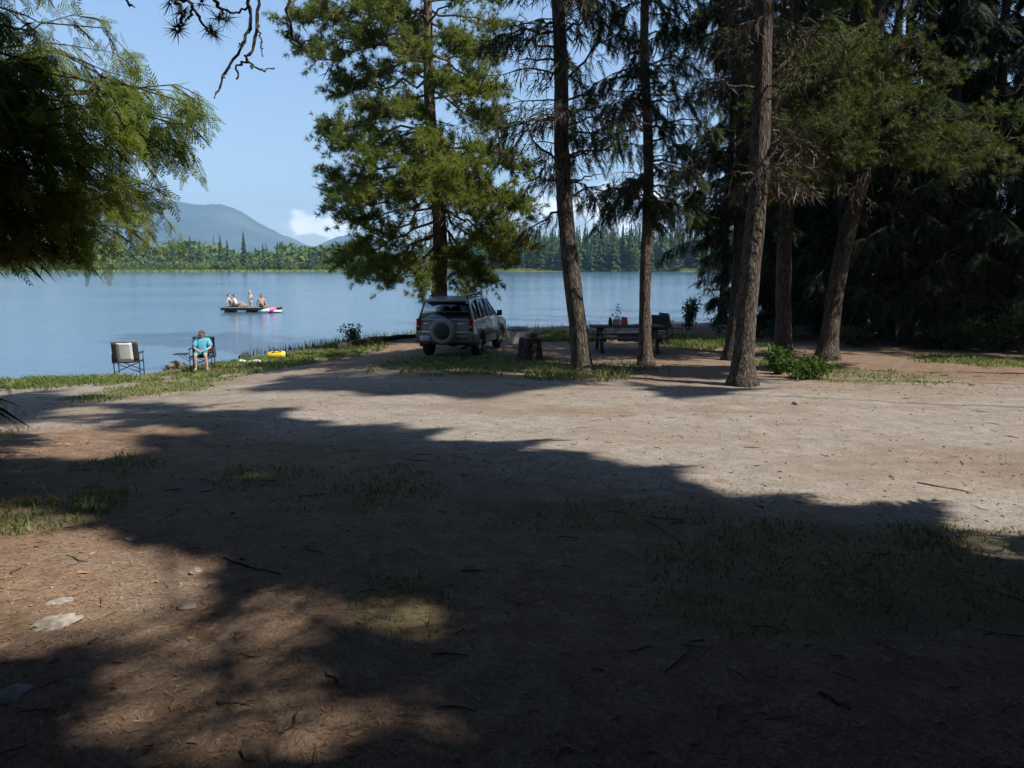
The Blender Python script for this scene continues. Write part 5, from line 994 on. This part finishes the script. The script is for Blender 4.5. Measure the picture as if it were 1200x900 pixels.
J = dict(pelvis=(0, .10, .53), belly=(0, .14, .66), chest=(0, .18, .84), neck=(0, .15, .955), headlow=(-.01, .12, 1.01), head=(-.015, .11, 1.075), crown=(-.015, .115, 1.14),
         shl=(-.16, .16, .89), ell=(-.23, .03, .69), wrl=(-.12, -.16, .63), hal=(-.06, -.22, .62), shr=(.16, .16, .89), elr=(.24, .05, .69), wrr=(.14, -.16, .63), har=(.08, -.22, .62),
         hil=(-.09, .05, .52), knl=(-.13, -.36, .53), anl=(-.13, -.36, .09), tol=(-.15, -.50, .045), hir=(.09, .05, .52), knr=(.15, -.34, .53), anr=(.19, -.34, .09), tor=(.22, -.48, .045))
r, JJ = person(pp, SR, 'person in loose turquoise top and sunglasses sitting in a camp chair on the shore', J, M['skin'],
    [('top', ['belly', 'chest', 'pelvis', 'shl', 'ell', 'shr', 'elr', 'wrl', 'wrr'], [('pelvis', 'belly'), ('belly', 'chest'), ('chest', 'shl'), ('shl', 'ell'), ('chest', 'shr'), ('shr', 'elr')], .045, M['turq']),
     ('shorts', ['pelvis', 'hil', 'knl', 'hir', 'knr'], [('pelvis', 'hil'), ('hil', 'knl'), ('pelvis', 'hir'), ('hir', 'knr')], .02, M['teal'])], ((-.35, -1, -.08), M['hair_brown'], True), True)
for s in 'lr':
    r.scale = (.93,)*3; a = np.array(JJ['an'+s][0]); t = np.array(JJ['to'+s][0]); b = MB(); b.ball((a*.4+t*.6)*np.array([1, 1, 0])+np.array([0, 0, .05]), (.05, .125, .05)); b.build('shoe', M['trainer'], r, smooth=True)
b = MB(); fw = norm(np.array([-.35, -1, -.08])); sd = norm(np.cross(fw, (0, 0, 1))); h0 = np.array(J['head'])
for s in (-1, 1): b.ball(h0+fw*.096+sd*s*.036+np.array([0, 0, .014]), (.032, .018, .024), 0, 8)
b.tube(np.array([h0+sd*.095+np.array([0, 0, .02]), h0+fw*.09+sd*.07+np.array([0, 0, .02]), h0+fw*.104+np.array([0, 0, .022]), h0+fw*.09-sd*.07+np.array([0, 0, .02]), h0-sd*.095+np.array([0, 0, .02])]), .006, 5); b.build('sunglasses', M['black_plastic'], r)

# ------------------------------------------------------------------ swimming raft and the people on it
M['raft_wood'] = simple('raft_boards', (.16, .145, .10), .85, 0, .35, 6); M['float_black'] = simple('raft_floats', (.035, .03, .025), .7)
def onwater(px, py):
    o = np.array([0, 0, CAMZ]); d = FW + np.array([1, 0, 0])*(px-600)/FPX - UP*(py-450)/FPX; t = (WATER-CAMZ)/d[2]; return o+d*t
rp = onwater(291, 366); sc = rp[1]/FPX                     # metres per photograph pixel there
raft = thing('swimming_raft', (rp[0], rp[1]+.8, WATER), R(1), 'low wooden swimming raft anchored out on the lake', 'raft')
L = 66*sc
for i in range(8): b = MB(); b.box((0, -.84+i*.24, .30), (L, .22, .06)); bevel(b.build('deck_board', M['raft_wood'], raft), .01, 1)
for y_ in (-.7, .7): b = MB(); b.box((0, y_, .20), (L*.98, .14, .16)); b.build('side_beam', M['raft_wood'], raft)
for x_ in (-.38, 0, .38): b = MB(); b.tube(np.array([(x_*L, -.85, .03), (x_*L, .85, .03)]), .17, 14); b.build('float_drum', M['float_black'], raft)
def spos(px, dy=0): return np.array([rp[0]+(px-291)*sc, rp[1]+.8+dy, WATER+.335])
def sit(lean=0, kick=-.25, side=1.0):
    """sitting with legs stretched out towards local -y"""
    return dict(pelvis=(0, 0, .11), belly=(0, .03+lean*.3, .27), chest=(0, .05+lean, .47), neck=(0, .04+lean, .61), headlow=(0, .02+lean, .66), head=(0, .01+lean, .73), crown=(0, .02+lean, .80), shl=(-.16, .05+lean, .53), ell=(-.26, .14+lean, .30), wrl=(-.24, .20+lean, .09), hal=(-.24, .24+lean, .04), shr=(.16, .05+lean, .53), elr=(.25, .0, .30), wrr=(.18, -.22, .25), har=(.15, -.29, .23),
                hil=(-.09, -.04, .10), knl=(-.13, -.42, .26), anl=(-.12, -.78, .05), tol=(-.13, -.86, .10), hir=(.09, -.04, .10), knr=(.12, -.42, .30), anr=(.12, -.76, .05), tor=(.13, -.84, .10))
TS = lambda m: [('shirt', ['belly', 'pelvis', 'chest', 'shl', 'shr'], [('pelvis', 'belly'), ('belly', 'chest'), ('chest', 'shl'), ('chest', 'shr')], .02, m)]
SH = lambda m: ('shorts', ['pelvis', 'hil', 'hir'], [('pelvis', 'hil'), ('pelvis', 'hir')], .022, m)
person(spos(266, .1), R(100), 'pale person sitting at the left end of the raft, leftmost of those on board', sit(.10), M['skin_pale'], [SH(M['swim_dark'])], ((0, -1, 0), M['hair_red'], False))
person(spos(273, -.2), R(84), 'person in a white shirt sitting beside the leftmost one on the raft', sit(.02), M['skin'], TS(M['white_cloth'])+[SH(M['swim_dark'])], ((0, -1, 0), M['hair_brown'], False))
stand = dict(pelvis=(0, 0, .52), belly=(0, 0, .62), chest=(0, .01, .78), neck=(0, 0, .90), headlow=(0, -.01, .95), head=(0, -.02, 1.01), crown=(0, -.01, 1.08), shl=(-.13, 0, .83), ell=(-.17, .02, .64), wrl=(-.16, -.08, .50), hal=(-.15, -.11, .45), shr=(.13, 0, .83), elr=(.19, .02, .64), wrr=(.20, -.05, .48), har=(.20, -.07, .43), hil=(-.07, 0, .50), knl=(-.075, -.02, .27), anl=(-.075, 0, .06), tol=(-.08, -.10, .03), hir=(.07, 0, .50), knr=(.075, -.02, .27), anr=(.075, 0, .06), tor=(.085, -.10, .03))
r, _ = person(spos(288.5, .2), R(150), 'fair haired child in white standing in the middle of the raft', stand, M['skin_pale'], TS(M['white_cloth'])+[SH(M['white_cloth'])], ((0, -1, 0), M['hair_blond'], True)); r.scale = (.95,)*3
person(spos(305, -.35), R(35), 'tanned person with dark hair sitting on the raft beside the swim ring', sit(.04), M['skin_tan'], [SH(M['swim_dark'])], ((0, -1, 0), M['hair_brown'], False))
M['ring_blue'] = simple('ring_turquoise', (.05, .48, .62), .35, 0, .05); M['ring_pink'] = simple('ring_pink', (.72, .12, .32), .35, 0, .05); M['ring_white'] = simple('ring_white', (.8, .8, .8), .35, 0, .03)
ring = thing('inflatable_ring', (spos(316)[0], rp[1]-.45, WATER+.03), R(0), 'turquoise, white and pink inflatable ring floating against the right end of the raft', 'inflatable')
for k in range(6):
    an = np.linspace(k*math.pi/3, (k+1)*math.pi/3, 10); b = MB(); b.tube(np.stack([.42*np.cos(an), .42*np.sin(an), .12+.10*np.cos(an*1)], 1), .135, 12); b.build('ring_segment', [M['ring_pink'], M['ring_white'], M['ring_blue'], M['ring_blue'], M['ring_white'], M['ring_pink']][k], ring, smooth=True)
lil = thing('inflatable_mattress', (spos(324)[0], rp[1]-.35, WATER+.02), R(4), 'pink inflatable mattress lying at the right corner of the raft', 'inflatable')
for k in range(5): b = MB(); b.tube(np.array([(-.42, -.26+k*.12, .07), (-.36, -.26+k*.12, .08), (.36, -.26+k*.12, .08), (.42, -.26+k*.12, .07)]), [.03, .07, .07, .03], 10); b.build('air_tube', M['ring_pink'] if k % 2 else M['ring_white'], lil, smooth=True)

# ------------------------------------------------------------------ things on the grass by the water
M['yellow'] = simple('yellow_vinyl', (.70, .50, .02), .45, 0, .1)
p = gp(326, 421); t = thing('dry_bag', (p[0], p[1], p[2]), R(12), 'plump yellow bag with a black end lying on the grass by the shore', 'bag')
b = MB(); b.lathe((0, 0, .13), [(.001, -.36), (.05, -.345), (.09, -.30), (.13, -.20), (.14, -.05), (.15, .08), (.13, .20), (.10, .24)], 18, axis='x', sx=1.0, sy=.95); b.build('bag', M['yellow'], t, smooth=True)
b = MB(); b.lathe((0, 0, .13), [(.105, .235), (.125, .25), (.12, .32), (.06, .36), (.001, .36)], 18, axis='x'); b.build('bag_end', M['black_plastic'], t, smooth=True); b = MB(); b.tube(np.array([(-.18, -.1, .22), (-.05, -.12, .29), (.12, -.1, .25)]), .014, 6); b.build('strap', M['black_plastic'], t)
p = gp(287, 421); b = MB(); b.ball((0, 0, .09), (.22, .13, .11), 0, 12, .5, 4); t = thing('holdall', p, .2, 'small dark holdall on the grass beside the white towel', 'bag'); b.build('bag', M['dark_cloth'], t, smooth=True); b = MB(); b.tube(np.array([(-.1, 0, .17), (-.05, 0, .25), (.05, 0, .25), (.1, 0, .17)]), .012, 6); b.build('handle', M['tube'], t)
p = gp(296, 424); b = MB(); xx, yy = np.meshgrid(np.linspace(-.42, .42, 16), np.linspace(-.2, .2, 9)); zz = .035+.02*np.sin(xx*13+yy*8)+.02*np.cos(yy*17); V = np.stack([xx, yy*(1+.2*np.sin(xx*5)), zz], -1).reshape(-1, 3); i = np.arange(8)[:, None]*16; j = np.arange(15)[None]; b.raw(V, np.stack([i+j, i+j+1, i+17+j, i+16+j], -1).reshape(-1, 4)); t = b.build('beach_towel', M['white_cloth'], smooth=True, loc=p); t.modifiers.new('t', 'SOLIDIFY').thickness = .015; tag(t, 'rumpled white towel spread on the grass by the shore', 'towel')
